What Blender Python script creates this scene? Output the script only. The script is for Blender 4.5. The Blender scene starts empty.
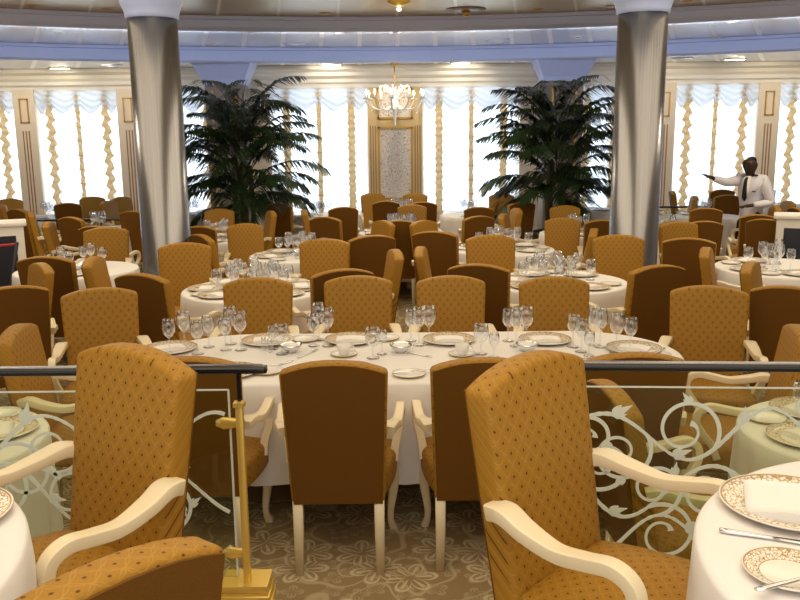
import bpy, math, random
from mathutils import Vector, Matrix
PI = math.pi
scene = bpy.context.scene
COL = scene.collection
random.seed(7)

# ---------------------------------------------------------------- camera
CAM_H, F_PX, PITCH, ROLL = 1.97, 850.0, math.atan(170 / 850.0), math.radians(0.6)
_f = Vector((0, math.cos(PITCH), -math.sin(PITCH)))
_r0 = Vector((1, 0, 0)); _u0 = Vector((0, math.sin(PITCH), math.cos(PITCH)))
_r = _r0 * math.cos(ROLL) - _u0 * math.sin(ROLL)
_u = _r0 * math.sin(ROLL) + _u0 * math.cos(ROLL)
cam_d = bpy.data.cameras.new('camera'); cam = bpy.data.objects.new('camera', cam_d); COL.objects.link(cam)
cam_d.sensor_width = 36.0; cam_d.lens = 36.0 * F_PX / 800.0; cam_d.clip_start = 0.05; cam_d.clip_end = 200
M = Matrix(((_r.x, _u.x, -_f.x, 0), (_r.y, _u.y, -_f.y, 0), (_r.z, _u.z, -_f.z, CAM_H), (0, 0, 0, 1)))
cam.matrix_world = M
scene.camera = cam

def ray(u, v):
    return _f + _r * ((u - 400) / F_PX) + _u * ((300 - v) / F_PX)
def at_z(u, v, z):                    # point seen at pixel (u, v) on the level z
    d = ray(u, v); t = (z - CAM_H) / d.z
    return Vector((d.x * t, d.y * t, z))
def at_y(u, v, y):                    # point seen at pixel (u, v) on the plane Y = y
    d = ray(u, v); t = y / d.y
    return Vector((d.x * t, y, CAM_H + d.z * t))

# ---------------------------------------------------------------- world, lights, exposure
scene.view_settings.view_transform = 'Standard'; scene.view_settings.look = 'None'
scene.view_settings.gamma = 1.0; scene.view_settings.use_curve_mapping = False
scene.view_settings.exposure = 0.55
scene.cycles.transparent_max_bounces = 24; scene.cycles.max_bounces = 8
w = bpy.data.worlds.new('world'); scene.world = w; w.use_nodes = True
w.node_tree.nodes['Background'].inputs[0].default_value = (1.0, 0.97, 0.95, 1)
w.node_tree.nodes['Background'].inputs[1].default_value = 0.85

def area(name, loc, sx, sy, watts, color, rot=(0, 0, 0)):
    d = bpy.data.lights.new(name, 'AREA'); d.shape = 'RECTANGLE'; d.size = sx; d.size_y = sy
    d.energy = watts; d.color = color
    o = bpy.data.objects.new(name, d); o.location = loc; o.rotation_euler = rot; COL.objects.link(o)
    return o
WARM = (1.0, 0.84, 0.60)
area('room_fill_light', (0, 1.6, 3.46), 5.0, 3.6, 70, WARM)  # added warm fill standing in for general ceiling lighting, not actual panels
area('room_fill_light', (-3.2, 6.6, 3.46), 2.6, 4.0, 42, WARM)
area('room_fill_light', (3.2, 6.6, 3.46), 2.6, 4.0, 42, WARM)
area('room_fill_light', (0, 7.4, 3.46), 2.4, 4.4, 52, WARM)

# ---------------------------------------------------------------- materials
def mat(name, color, rough=0.5, metal=0.0, **kw):
    m = bpy.data.materials.new(name); m.use_nodes = True
    b = m.node_tree.nodes['Principled BSDF']
    b.inputs['Base Color'].default_value = (*color, 1); b.inputs['Roughness'].default_value = rough
    b.inputs['Metallic'].default_value = metal
    for k, v in kw.items():
        b.inputs[k].default_value = v
    return m
class NT:
    def __init__(s, m): s.t = m.node_tree; s.n = s.t.nodes; s.l = s.t.links; s.b = s.n.get('Principled BSDF')
    def node(s, typ, **kw):
        n = s.n.new(typ)
        for k, v in kw.items(): setattr(n, k, v)
        return n
    def put(s, sock, x):
        if isinstance(x, (int, float)): sock.default_value = x
        elif isinstance(x, tuple): sock.default_value = (*x, 1) if len(x) == 3 and sock.type == 'RGBA' else x
        else: s.l.new(x, sock)
    def math(s, op, a, b=None, c=None, clamp=False):
        n = s.node('ShaderNodeMath', operation=op, use_clamp=clamp)
        s.put(n.inputs[0], a)
        if b is not None: s.put(n.inputs[1], b)
        if c is not None: s.put(n.inputs[2], c)
        return n.outputs[0]
    def mix(s, fac, a, b):
        n = s.node('ShaderNodeMix', data_type='RGBA')
        s.put(n.inputs[0], fac); s.put(n.inputs[6], a); s.put(n.inputs[7], b)
        return n.outputs[2]
    def below(s, x, edge, soft):      # 1 where x < edge
        n = s.node('ShaderNodeMapRange', clamp=True); s.put(n.inputs[0], x)
        n.inputs[1].default_value = edge - soft; n.inputs[2].default_value = edge + soft
        n.inputs[3].default_value = 1; n.inputs[4].default_value = 0
        return n.outputs[0]
    def coords(s):
        tc = s.node('ShaderNodeTexCoord'); sp = s.node('ShaderNodeSeparateXYZ'); s.l.new(tc.outputs['Object'], sp.inputs[0])
        return tc.outputs['Object'], sp.outputs[0], sp.outputs[1], sp.outputs[2]
    def noise(s, vec, scale, detail=2):
        n = s.node('ShaderNodeTexNoise'); n.inputs['Scale'].default_value = scale; n.inputs['Detail'].default_value = detail
        if vec is not None: s.l.new(vec, n.inputs['Vector'])
        return n.outputs[0]
    def bump(s, h, strength, dist=0.01):
        n = s.node('ShaderNodeBump'); n.inputs['Strength'].default_value = strength; n.inputs['Distance'].default_value = dist
        s.l.new(h, n.inputs['Height']); s.l.new(n.outputs[0], s.b.inputs['Normal'])

def make_fabric():
    m = mat('gold_diamond_brocade', (0.4, 0.19, 0.045), 0.55); t = NT(m)
    o, x, y, z = t.coords()
    yz = t.math('ADD', z, y)
    S = 0.047
    p = t.math('DIVIDE', t.math('ADD', x, yz), S); q = t.math('DIVIDE', t.math('SUBTRACT', x, yz), S)
    fp = t.math('SUBTRACT', t.math('FRACT', p), 0.5); fq = t.math('SUBTRACT', t.math('FRACT', q), 0.5)
    d = t.math('SQRT', t.math('ADD', t.math('MULTIPLY', fp, fp), t.math('MULTIPLY', fq, fq)))
    dot = t.below(d, 0.095, 0.02)
    fp2 = t.math('ABSOLUTE', fp); fq2 = t.math('ABSOLUTE', fq)
    wob = t.math('MULTIPLY', t.math('SINE', t.math('MULTIPLY', t.math('ADD', p, q), 6.283)), 0.04)
    line = t.math('MAXIMUM', t.below(t.math('ABSOLUTE', t.math('ADD', t.math('SUBTRACT', fp2, 0.44), wob)), 0.03, 0.02),
                  t.below(t.math('ABSOLUTE', t.math('SUBTRACT', t.math('SUBTRACT', fq2, 0.44), wob)), 0.03, 0.02))
    n = t.noise(o, 260, 2)
    base = t.mix(n, (0.29, 0.142, 0.012), (0.405, 0.200, 0.018))
    c = t.mix(t.math('MULTIPLY', line, 0.40), base, (0.50, 0.28, 0.07))
    c = t.mix(t.math('MULTIPLY', dot, 0.9), c, (0.09, 0.022, 0.012))
    t.l.new(c, t.b.inputs['Base Color'])
    t.b.inputs['Specular IOR Level'].default_value = 0.25
    t.bump(n, 0.15, 0.002)
    return m
def make_plain_fabric():
    m = mat('brown_woven_back', (0.17, 0.08, 0.022), 0.75); t = NT(m); o, x, y, z = t.coords()
    n = t.noise(o, 340, 2)
    t.l.new(t.mix(n, (0.115, 0.048, 0.006), (0.18, 0.078, 0.010)), t.b.inputs['Base Color']); t.b.inputs['Specular IOR Level'].default_value = 0.15; t.bump(n, 0.2, 0.002)
    return m
def make_carpet():
    m = mat('floral_carpet', (0.36, 0.25, 0.13), 0.95); t = NT(m); o, x, y, z = t.coords()
    def flowers(scale, petals, r0, amp, w):
        v = t.node('ShaderNodeTexVoronoi', voronoi_dimensions='2D', feature='F1'); v.inputs['Scale'].default_value = scale; v.inputs['Randomness'].default_value = 0.75
        t.l.new(o, v.inputs['Vector'])
        mp = t.node('ShaderNodeVectorMath', operation='SCALE'); t.l.new(o, mp.inputs[0]); mp.inputs['Scale'].default_value = 1.0
        sb = t.node('ShaderNodeVectorMath', operation='SUBTRACT'); t.l.new(o, sb.inputs[0]); t.l.new(v.outputs['Position'], sb.inputs[1])
        sp = t.node('ShaderNodeSeparateXYZ'); t.l.new(sb.outputs[0], sp.inputs[0])
        r = v.outputs['Distance']
        a = t.math('ARCTAN2', sp.outputs[1], sp.outputs[0])
        cr = t.node('ShaderNodeSeparateColor'); t.l.new(v.outputs['Color'], cr.inputs[0])
        a = t.math('ADD', a, t.math('MULTIPLY', cr.outputs[0], 6.283))
        k = t.math('POWER', t.math('ABSOLUTE', t.math('COSINE', t.math('MULTIPLY', a, petals / 2))), 0.6)
        edge = t.math('ADD', r0, t.math('MULTIPLY', k, amp))
        outl = t.below(t.math('ABSOLUTE', t.math('SUBTRACT', r, edge)), w, 0.015)
        vein = t.math('MULTIPLY', t.below(t.math('SUBTRACT', 1.0, k), 0.03, 0.02), t.math('MULTIPLY', t.below(r, r0 + amp * .8, .02), t.below(t.math('MULTIPLY', r, -1), -0.07, .02)))
        return t.math('MAXIMUM', outl, vein)
    f1 = flowers(3.5, 6, 0.10, 0.32, 0.036)
    f2 = flowers(7.5, 4, 0.05, 0.30, 0.05)
    nz = t.node('ShaderNodeTexNoise'); nz.inputs['Scale'].default_value = 2.6; nz.inputs['Detail'].default_value = 1; t.l.new(o, nz.inputs['Vector'])
    swirl = t.below(t.math('ABSOLUTE', t.math('SUBTRACT', t.math('FRACT', t.math('MULTIPLY', nz.outputs[0], 7)), 0.5)), 0.07, 0.03)
    pat = t.math('MAXIMUM', t.math('MAXIMUM', f1, t.math('MULTIPLY', f2, 0.4)), t.math('MULTIPLY', swirl, 0.6))
    n = t.noise(o, 160, 2)
    base = t.mix(n, (0.28, 0.19, 0.085), (0.39, 0.275, 0.14))
    t.l.new(t.mix(pat, base, (0.62, 0.52, 0.33)), t.b.inputs['Base Color']); t.bump(n, 0.3, 0.004)
    return m
def make_ceiling(name, col, seam, nseg, rough, metal, seamw=.02):
    m = mat(name, col, rough, metal); t = NT(m); o, x, y, z = t.coords()
    a = t.math('MULTIPLY', t.math('ARCTAN2', x, y), nseg / (2 * PI))
    fr = t.math('ABSOLUTE', t.math('SUBTRACT', t.math('FRACT', t.math('ADD', a, 0.5)), 0.5))
    r = t.math('SQRT', t.math('ADD', t.math('MULTIPLY', x, x), t.math('MULTIPLY', y, y)))
    s = t.below(t.math('MULTIPLY', t.math('MULTIPLY', fr, r), 2 * PI / nseg), seamw, 0.004)
    cell = t.node('ShaderNodeTexWhiteNoise', noise_dimensions='1D'); t.l.new(t.math('ROUND', a), cell.inputs['W'])
    base = t.mix(cell.outputs[0], tuple(c * .86 for c in col), tuple(min(1, c * 1.08) for c in col))
    t.l.new(t.mix(s, base, seam), t.b.inputs['Base Color'])
    t.l.new(t.math('MULTIPLY', t.math('SUBTRACT', 1, s), metal), t.b.inputs['Metallic'])
    return m
def make_thin_glass(name, tint, refl_rough, fres=1.45, boost=1.0):
    m = bpy.data.materials.new(name); m.use_nodes = True; t = NT(m); t.n.remove(t.b)
    out = t.n['Material Output']
    tr = t.node('ShaderNodeBsdfTransparent'); tr.inputs[0].default_value = (*tint, 1)
    gl = t.node('ShaderNodeBsdfGlossy'); gl.inputs['Roughness'].default_value = refl_rough; gl.inputs[0].default_value = (1, 1, 1, 1)
    lw = t.node('ShaderNodeLayerWeight'); lw.inputs[0].default_value = 0.5
    f0 = ((fres - 1) / (fres + 1)) ** 2
    fac = t.math('ADD', f0, t.math('MULTIPLY', t.math('POWER', lw.outputs['Facing'], 2.6), 1 - f0))
    mx = t.node('ShaderNodeMixShader'); t.l.new(t.math('MULTIPLY', fac, boost, clamp=True), mx.inputs[0])
    t.l.new(tr.outputs[0], mx.inputs[1]); t.l.new(gl.outputs[0], mx.inputs[2]); t.l.new(mx.outputs[0], out.inputs[0])
    return m
def make_sheer(name, col, transp, transl):
    m = bpy.data.materials.new(name); m.use_nodes = True; t = NT(m); t.n.remove(t.b); out = t.n['Material Output']
    tr = t.node('ShaderNodeBsdfTransparent'); tl = t.node('ShaderNodeBsdfTranslucent'); df = t.node('ShaderNodeBsdfDiffuse')
    tl.inputs[0].default_value = (*col, 1); df.inputs[0].default_value = (*col, 1)
    a = t.node('ShaderNodeMixShader'); a.inputs[0].default_value = transl; t.l.new(df.outputs[0], a.inputs[1]); t.l.new(tl.outputs[0], a.inputs[2])
    b = t.node('ShaderNodeMixShader'); b.inputs[0].default_value = transp; t.l.new(a.outputs[0], b.inputs[1]); t.l.new(tr.outputs[0], b.inputs[2])
    t.l.new(b.outputs[0], out.inputs[0])
    return m
def make_emit(name, col, s):
    m = bpy.data.materials.new(name); m.use_nodes = True; t = NT(m); t.n.remove(t.b)
    e = t.node('ShaderNodeEmission'); e.inputs[0].default_value = (*col, 1); e.inputs[1].default_value = s
    t.l.new(e.outputs[0], t.n['Material Output'].inputs[0]); return m
def make_scroll_paper():
    m = mat('scroll_wallpaper', (0.8, 0.74, 0.66), 0.6); t = NT(m); o, x, y, z = t.coords()
    n = t.noise(o, 8.0, 1)
    l = t.below(t.math('ABSOLUTE', t.math('SUBTRACT', t.math('FRACT', t.math('MULTIPLY', n, 9)), 0.5)), 0.12, 0.05)
    t.l.new(t.mix(l, (0.88, 0.82, 0.76), (0.58, 0.44, 0.28)), t.b.inputs['Base Color']); return m
def make_column():
    m = mat('brushed_column_metal', (0.60, 0.55, 0.50), 0.26, 0.85); t = NT(m); o, x, y, z = t.coords()
    a = t.math('ARCTAN2', x, y); cb = t.node('ShaderNodeCombineXYZ'); t.l.new(t.math('MULTIPLY', a, 9), cb.inputs[0]); t.l.new(t.math('MULTIPLY', z, 0.15), cb.inputs[2])
    n = t.noise(cb.outputs[0], 2.0, 3)
    t.l.new(t.mix(n, (0.20, 0.20, 0.215), (0.33, 0.33, 0.35)), t.b.inputs['Base Color']); return m
def make_rim_plate():
    m = mat('gold_patterned_porcelain', (0.85, 0.82, 0.75), 0.2); t = NT(m); o, x, y, z = t.coords()
    r = t.math('SQRT', t.math('ADD', t.math('MULTIPLY', x, x), t.math('MULTIPLY', y, y)))
    band = t.math('MULTIPLY', t.below(t.math('MULTIPLY', r, -1), -0.098, 0.001), t.below(r, 0.146, 0.001))
    a = t.math('ARCTAN2', x, y)
    v = t.node('ShaderNodeTexVoronoi', feature='DISTANCE_TO_EDGE'); v.inputs['Scale'].default_value = 75; t.l.new(o, v.inputs['Vector'])
    pat = t.math('MULTIPLY', band, t.below(v.outputs[0], 0.085, 0.04))
    ring = t.math('MAXIMUM', t.below(t.math('ABSOLUTE', t.math('SUBTRACT', r, 0.148)), 0.002, 0.0005), t.below(t.math('ABSOLUTE', t.math('SUBTRACT', r, 0.097)), 0.0015, 0.0005))
    g = t.math('MAXIMUM', pat, ring)
    t.l.new(t.mix(g, (0.84, 0.80, 0.72), (0.42, 0.25, 0.05)), t.b.inputs['Base Color']); return m
MT = dict(
    fabric=make_fabric(), back=make_plain_fabric(), cream=mat('cream_painted_wood', (0.80, 0.69, 0.47), 0.38),
    carpet=make_carpet(), cloth=mat('white_table_linen', (0.83, 0.81, 0.79), 0.8), napkin=mat('white_napkin', (0.88, 0.86, 0.83), 0.85),
    porcelain=mat('white_porcelain', (0.86, 0.84, 0.80), 0.15), rim=make_rim_plate(), goldrim=mat('gold_rim', (0.55, 0.38, 0.10), 0.3, 0.8),
    glass=make_thin_glass('drinking_glass', (0.955, 0.965, 0.98), 0.04, 1.6, 1.9),
    pane=make_thin_glass('balustrade_glass', (0.90, 0.93, 0.82), 0.02, 1.45, 0.8),
    etch=mat('frosted_etching', (0.70, 0.76, 0.66), 0.6), silver=mat('polished_silver', (0.80, 0.80, 0.82), 0.16, 1.0),
    brass=mat('polished_brass', (0.80, 0.56, 0.13), 0.35, 0.55), rail=mat('black_lacquer', (0.012, 0.012, 0.014), 0.18),
    chrome=mat('chrome', (0.75, 0.75, 0.75), 0.2, 1.0), wood=mat('table_wood', (0.2, 0.12, 0.06), 0.5), dark=mat('dark_inset', (0.015, 0.017, 0.03), 0.3),
    white=mat('white_paint', (0.80, 0.76, 0.68), 0.4), wall=mat('cream_wall', (0.84, 0.73, 0.58), 0.6), gold=mat('gold_leaf', (0.62, 0.36, 0.07), 0.35, 0.5),
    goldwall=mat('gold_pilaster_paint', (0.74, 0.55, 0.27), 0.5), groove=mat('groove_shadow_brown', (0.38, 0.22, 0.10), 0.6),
    fascia=mat('lavender_painted_glow', (0.60, 0.64, 0.84), 0.5), fascia_blue_glow=mat('periwinkle_painted_glow', (0.50, 0.60, 0.95), 0.45),  # blue cove glow is painted into these colours, capitals included
    soffit=mat('pale_soffit', (0.86, 0.82, 0.74), 0.45),
    ceil_warm=make_ceiling('bronze_ceiling_panels', (0.52, 0.40, 0.22), (0.82, 0.74, 0.56), 84, 0.30, 0.4),
    ceil_silver=make_ceiling('silver_ceiling_panels', (0.84, 0.86, 0.90), (1.0, 0.98, 0.95), 132, 0.22, 0.2, .035),
    column=make_column(), pier=mat('pier_brown_panel', (0.28, 0.23, 0.19), 0.5), red=mat('red_cord', (0.5, 0.015, 0.03), 0.5), black=mat('black_metal', (0.01, 0.01, 0.012), 0.4),
    leaf=mat('palm_leaf_green', (0.018, 0.040, 0.012), 0.45), stemg=mat('palm_stem', (0.10, 0.09, 0.035), 0.6), pot=mat('planter_bronze', (0.22, 0.15, 0.08), 0.4),
    paper=make_scroll_paper(), sheer=make_sheer('white_sheer', (0.9, 0.92, 0.95), 0.45, 0.6), swag=make_sheer('white_swag_sheer', (0.70, 0.74, 0.80), 0.10, 0.35),
    band=make_sheer('gold_curtain_band', (0.66, 0.46, 0.22), 0.02, 0.30), daylight=make_emit('bright_daylight_sky', (0.74, 0.87, 1.0), 2.3),
    bulb=make_emit('lit_lamp', (1.0, 0.86, 0.60), 14.0), crystal=make_thin_glass('crystal', (0.95, 0.95, 0.95), 0.1, 1.7, 2.0),
    skin=mat('dark_brown_skin', (0.045, 0.020, 0.012), 0.5), jacket=mat('white_jacket', (0.74, 0.74, 0.82), 0.8), trousers=mat('black_trousers', (0.01, 0.01, 0.015), 0.8),
    hair=mat('black_hair', (0.006, 0.005, 0.005), 0.8), shoe=mat('black_shoe', (0.01, 0.01, 0.01), 0.3), eye=mat('eye_white', (0.7, 0.7, 0.68), 0.3), terracotta=mat('coffee', (0.1, 0.05, 0.02), 0.4),
)

# ---------------------------------------------------------------- mesh helpers
class MB:
    def __init__(s): s.v = []; s.f = []; s.sm = []
    def add(s, vs, fs, smooth=True):
        k = len(s.v); s.v += [tuple(p) for p in vs]; s.f += [tuple(i + k for i in f) for f in fs]; s.sm += [smooth] * len(fs)
        return s
    def box(s, x0, x1, y0, y1, z0, z1):
        vs = [(x, y, z) for z in (z0, z1) for y in (y0, y1) for x in (x0, x1)]
        return s.add(vs, [(0, 2, 3, 1), (4, 5, 7, 6), (0, 1, 5, 4), (1, 3, 7, 5), (3, 2, 6, 7), (2, 0, 4, 6)], False)
    def lathe(s, prof, n=24, c=(0, 0, 0), smooth=True):
        vs, fs, rows = [], [], []
        for r, z in prof:
            if r < 1e-6: rows.append([len(vs)]); vs.append((c[0], c[1], c[2] + z))
            else:
                rows.append(list(range(len(vs), len(vs) + n)))
                vs += [(c[0] + r * math.cos(2 * PI * i / n), c[1] + r * math.sin(2 * PI * i / n), c[2] + z) for i in range(n)]
        for a, b in zip(rows, rows[1:]):
            for i in range(n):
                j = (i + 1) % n
                if len(a) == 1 and len(b) == 1: continue
                if len(a) == 1: fs.append((a[0], b[j], b[i]))
                elif len(b) == 1: fs.append((a[i], a[j], b[0]))
                else: fs.append((a[i], a[j], b[j], b[i]))
        return s.add(vs, fs, smooth)
    def sweep(s, path, wid, hgt, side=None, n=8, sq=3.0, cap=True, smooth=True):
        # path: points; wid / hgt: half sizes (number or list); side: fixed sideways hint vector
        P = [Vector(p) for p in path]; m = len(P)
        W = wid if isinstance(wid, (list, tuple)) else [wid] * m; H = hgt if isinstance(hgt, (list, tuple)) else [hgt] * m
        vs, fs = [], []; prev = None
        for i, p in enumerate(P):
            t = (P[min(i + 1, m - 1)] - P[max(i - 1, 0)]).normalized()
            if side is not None: a = Vector(side)
            elif prev is None: a = t.cross(Vector((0, 0, 1))) if abs(t.z) < .95 else Vector((1, 0, 0))
            else: a = prev
            a = (a - t * a.dot(t)).normalized(); prev = a; b = t.cross(a)
            for k in range(n):
                th = 2 * PI * (k + .5) / n; c, d = math.cos(th), math.sin(th)
                e = 2.0 / sq
                vs.append(p + a * W[i] * math.copysign(abs(c) ** e, c) + b * H[i] * math.copysign(abs(d) ** e, d))
        for i in range(m - 1):
            for k in range(n):
                j = (k + 1) % n
                fs.append((i * n + k, i * n + j, (i + 1) * n + j, (i + 1) * n + k))
        if cap: fs += [tuple(reversed(range(n))), tuple(range((m - 1) * n, m * n))]
        return s.add(vs, fs, smooth)
    def grid(s, fn, nu, nv, smooth=True, close=False):
        vs = [fn(i / nu, j / nv) for j in range(nv + 1) for i in range(nu + (0 if close else 1))]
        r = nu if close else nu + 1
        fs = [(j * r + i, j * r + (i + 1) % r, (j + 1) * r + (i + 1) % r, (j + 1) * r + i) for j in range(nv) for i in range(nu)]
        return s.add(vs, fs, smooth)
    def mesh(s, name, m, bevel=0, seg=2):
        me = bpy.data.meshes.new(name); me.from_pydata(s.v, [], s.f); me.materials.append(MT[m] if isinstance(m, str) else m)
        me.polygons.foreach_set('use_smooth', s.sm); me.update()
        if bevel:
            o = bpy.data.objects.new('tmp', me); COL.objects.link(o)
            b = o.modifiers.new('b', 'BEVEL'); b.width = bevel; b.segments = seg; b.limit_method = 'ANGLE'; b.angle_limit = math.radians(40)
            me2 = bake(o); me2.name = name; bpy.data.objects.remove(o); bpy.data.meshes.remove(me); me = me2
            for p in me.polygons: p.use_smooth = True
        return me
    def build(s, name, m, parent=None, bevel=0, seg=2, loc=None):
        return link(name, s.mesh(name, m, bevel, seg), parent, loc)
def bake(o):
    dg = bpy.context.evaluated_depsgraph_get(); dg.update()
    return bpy.data.meshes.new_from_object(o.evaluated_get(dg))
def link(name, me, parent=None, loc=None):
    o = bpy.data.objects.new(name, me); COL.objects.link(o)
    if parent is not None: o.parent = parent
    if loc is not None: o.location = loc
    return o
def sharp(o, deg=30):
    o.data.set_sharp_from_angle(angle=math.radians(deg)); return o
def tag(o, label, cat, group=None, kind=None):
    if label: o['label'] = label
    if cat: o['category'] = cat
    if group: o['group'] = group
    if kind: o['kind'] = kind
    return o
def thing(name, label, cat, loc=(0, 0, 0), rz=0, group=None):
    o = bpy.data.objects.new(name, None); COL.objects.link(o); o.location = loc; o.rotation_euler = (0, 0, rz)
    o.empty_display_size = 0.1
    return tag(o, label, cat, group)
def struct(o): o['kind'] = 'structure'; return o
def copy_tree(o, parent=None):
    c = o.copy(); COL.objects.link(c)
    if parent is not None: c.parent = parent
    for ch in list(o.children): copy_tree(ch, c)
    return c
def smoothpath(pts, n=6, vals=None):
    P = [Vector(p) for p in pts]; out = []; ov = []
    for i in range(len(P) - 1):
        p0, p1, p2, p3 = P[max(i - 1, 0)], P[i], P[i + 1], P[min(i + 2, len(P) - 1)]
        for k in range(n):
            t = k / n
            out.append(0.5 * ((2 * p1) + (p2 - p0) * t + (2 * p0 - 5 * p1 + 4 * p2 - p3) * t * t + (3 * p1 - p0 - 3 * p2 + p3) * t ** 3))
            if vals: ov.append(vals[i] * (1 - t) + vals[i + 1] * t)
    out.append(P[-1])
    if vals: ov.append(vals[-1]); return out, ov
    return out

# ================================================================ SETTING
RAISE = 0.365
CX, CY = 0.0, 1.4                      # centre of the round room
R1, R2 = 11.1, 13.6
Z1, Z2, Z3 = 3.53, 3.35, 3.11
WY = 16.0                              # window wall
struct(MB().box(-12, 12, -4, 18, -0.1, 0).build('floor', 'carpet'))
mb = MB()                              # raised terrace with an opening of steps
mb.box(-12, -0.5, -4, 2.80, 0.001, RAISE); mb2 = MB().box(0.5, 12, -4, 2.80, 0.001, RAISE); mb3 = MB().box(-0.5, 0.5, -4, 2.42, 0.001, RAISE)
struct(mb.build('floor_terrace_left', 'carpet')); struct(mb2.build('floor_terrace_right', 'carpet')); struct(mb3.build('floor_terrace_middle', 'carpet'))
struct(MB().box(-0.5, 0.5, 2.42, 2.70, 0.001, RAISE / 2).build('floor_step', 'carpet'))

def annulus(r0, r1, z, a0=-PI * .80, a1=PI * .80, n=120):
    def fn(u, v):
        a = a0 + (a1 - a0) * u; r = r0 + (r1 - r0) * v
        return (r * math.sin(a), r * math.cos(a), z)
    return MB().grid(fn, n, 2)
struct(annulus(0.01, R1, Z1).build('ceiling', 'ceil_warm', loc=(CX, CY, 0)))
struct(annulus(R1, R2, Z2).build('ceiling_ring', 'ceil_silver', loc=(CX, CY, 0)))
struct(annulus(R2, 19, Z3).build('ceiling_outer', 'ceil_silver', loc=(CX, CY, 0)))
def fascia(name, prof, m):
    n = 120; a0, a1 = -PI * .8, PI * .8
    def fn(u, v):
        a = a0 + (a1 - a0) * u; k = round(v * (len(prof) - 1)); r, z = prof[k]
        return (r * math.sin(a), r * math.cos(a), z)
    return struct(MB().grid(fn, n, len(prof) - 1, smooth=False).build(name, m, loc=(CX, CY, 0)))
fascia('trim_1', [(R1 + .0, Z1 + .01), (R1 - .10, Z1 - .005), (R1 - .10, Z1 - .05), (R1 - .05, Z1 - .06), (R1 - .05, Z2 + .03), (R1, Z2 - .012), (R1 + .12, Z2 - .012), (R1 + .12, Z2 + .01)], 'fascia')
fascia('trim_2', [(R2 + .0, Z2 + .01), (R2 - .09, Z2 - .005), (R2 - .09, Z2 - .05), (R2 - .05, Z2 - .06), (R2 - .05, Z3 + .02), (R2, Z3 - .012), (R2 + .05, Z3 - .012), (R2 + .05, Z3 + .01)], 'fascia_blue_glow')

# window walls -------------------------------------------------------------
WZ0, WZ1 = 0.42, 2.74
def wall_piece(name, x0, x1, z0, z1, y, m='wall', th=.25):
    return struct(MB().box(x0, x1, y, y + th, z0, z1).build(name, m))
nwin = 0
def window(x0, x1, y):
    global nwin; nwin += 1
    f = MB().box(x0, x1, y + .30, y + .32, WZ0, WZ1).build('window_%d' % nwin, 'daylight'); struct(f)
    fr = MB()
    for xx in (x0 + .02, (x0 + x1) / 2, x1 - .02): fr.box(xx - .025, xx + .025, y + .22, y + .28, WZ0, WZ1)
    fr.box(x0, x1, y + .22, y + .28, WZ0, WZ0 + .05)
    fr.build('window_frame', 'white', f)
wall_piece('wall_back', -12, 12, 0, WZ0, WY, 'wall'); wall_piece('wall_back_upper', -12, 12, WZ1, Z3, WY, 'soffit')
wall_piece('wall_left', -12, -11.8, 0, Z1, 2, 'wall', 14); wall_piece('wall_right', 11.8, 12, 0, Z1, 2, 'wall', 14)
CB = -0.055                            # centre bay axis
spans = [(CB - 2.30, CB - 0.50), (CB + 0.50, CB + 2.30), (-4.75, -3.25), (3.20, 4.70), (-6.65, -5.10), (5.05, 6.60), (-8.6, -6.98), (6.95, 8.6)]
for a, b in spans: window(a, b, WY)
def fill(x0, x1, m='wall'): wall_piece('wall_back_pier', x0, x1, WZ0, WZ1, WY, m)
fill(CB - .50, CB + .50, 'goldwall'); fill(-3.25, CB - 2.30); fill(CB + 2.30, 3.20); fill(-5.10, -4.75); fill(4.70, 5.05); fill(-6.98, -6.65); fill(6.60, 6.95); fill(-11.8, -8.6); fill(8.6, 11.8)

npil = 0
def pilaster(xc, wd=.40):
    global npil; npil += 1
    p = struct(MB().box(xc - wd / 2, xc + wd / 2, WY - .10, WY + .01, 0, WZ1 + .02).build('trim_pilaster_%d' % npil, 'wall', bevel=.01))
    y = WY - .10
    z1, z0, h = 2.60, 2.16, .085
    fr = MB()
    fr.box(xc - h, xc + h, y - .015, y, z1 - .025, z1); fr.box(xc - h, xc + h, y - .015, y, z0, z0 + .025)
    fr.box(xc - h, xc - h + .025, y - .015, y, z0, z1); fr.box(xc + h - .025, xc + h, y - .015, y, z0, z1)
    fr.build('gold_frame', 'gold', p)
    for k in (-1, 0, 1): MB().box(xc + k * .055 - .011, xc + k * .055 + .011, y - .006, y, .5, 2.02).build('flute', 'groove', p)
for x in (-4.93, 4.88, -6.82, 6.78, -8.8, 8.8): pilaster(x)
# centre gold panel
cp = struct(MB().box(CB - .50, CB + .50, WY - .06, WY, 0, WZ1).build('trim_center_panel', 'goldwall'))
y = WY - .06
for k, (z0, z1) in enumerate([(.7, 2.03), (2.17, WZ1 - .02)]):
    MB().box(CB - .29, CB + .29, y - .01, y, z0, z1).build('wallpaper', 'paper', cp)
    fr = MB(); t = .035
    fr.box(CB - .32, CB + .32, y - .03, y, z1 - t, z1); fr.box(CB - .32, CB + .32, y - .03, y, z0, z0 + t)
    fr.box(CB - .32, CB - .32 + t, y - .03, y, z0, z1); fr.box(CB + .32 - t, CB + .32, y - .03, y, z0, z1)
    fr.build('gold_frame', 'gold', cp)
for s in (-1, 1):
    for k in range(3): MB().box(CB + s * (.365 + k * .045) - .009, CB + s * (.365 + k * .045) + .009, y - .006, y, .5, 2.05).build('flute', 'groove', cp)
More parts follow.
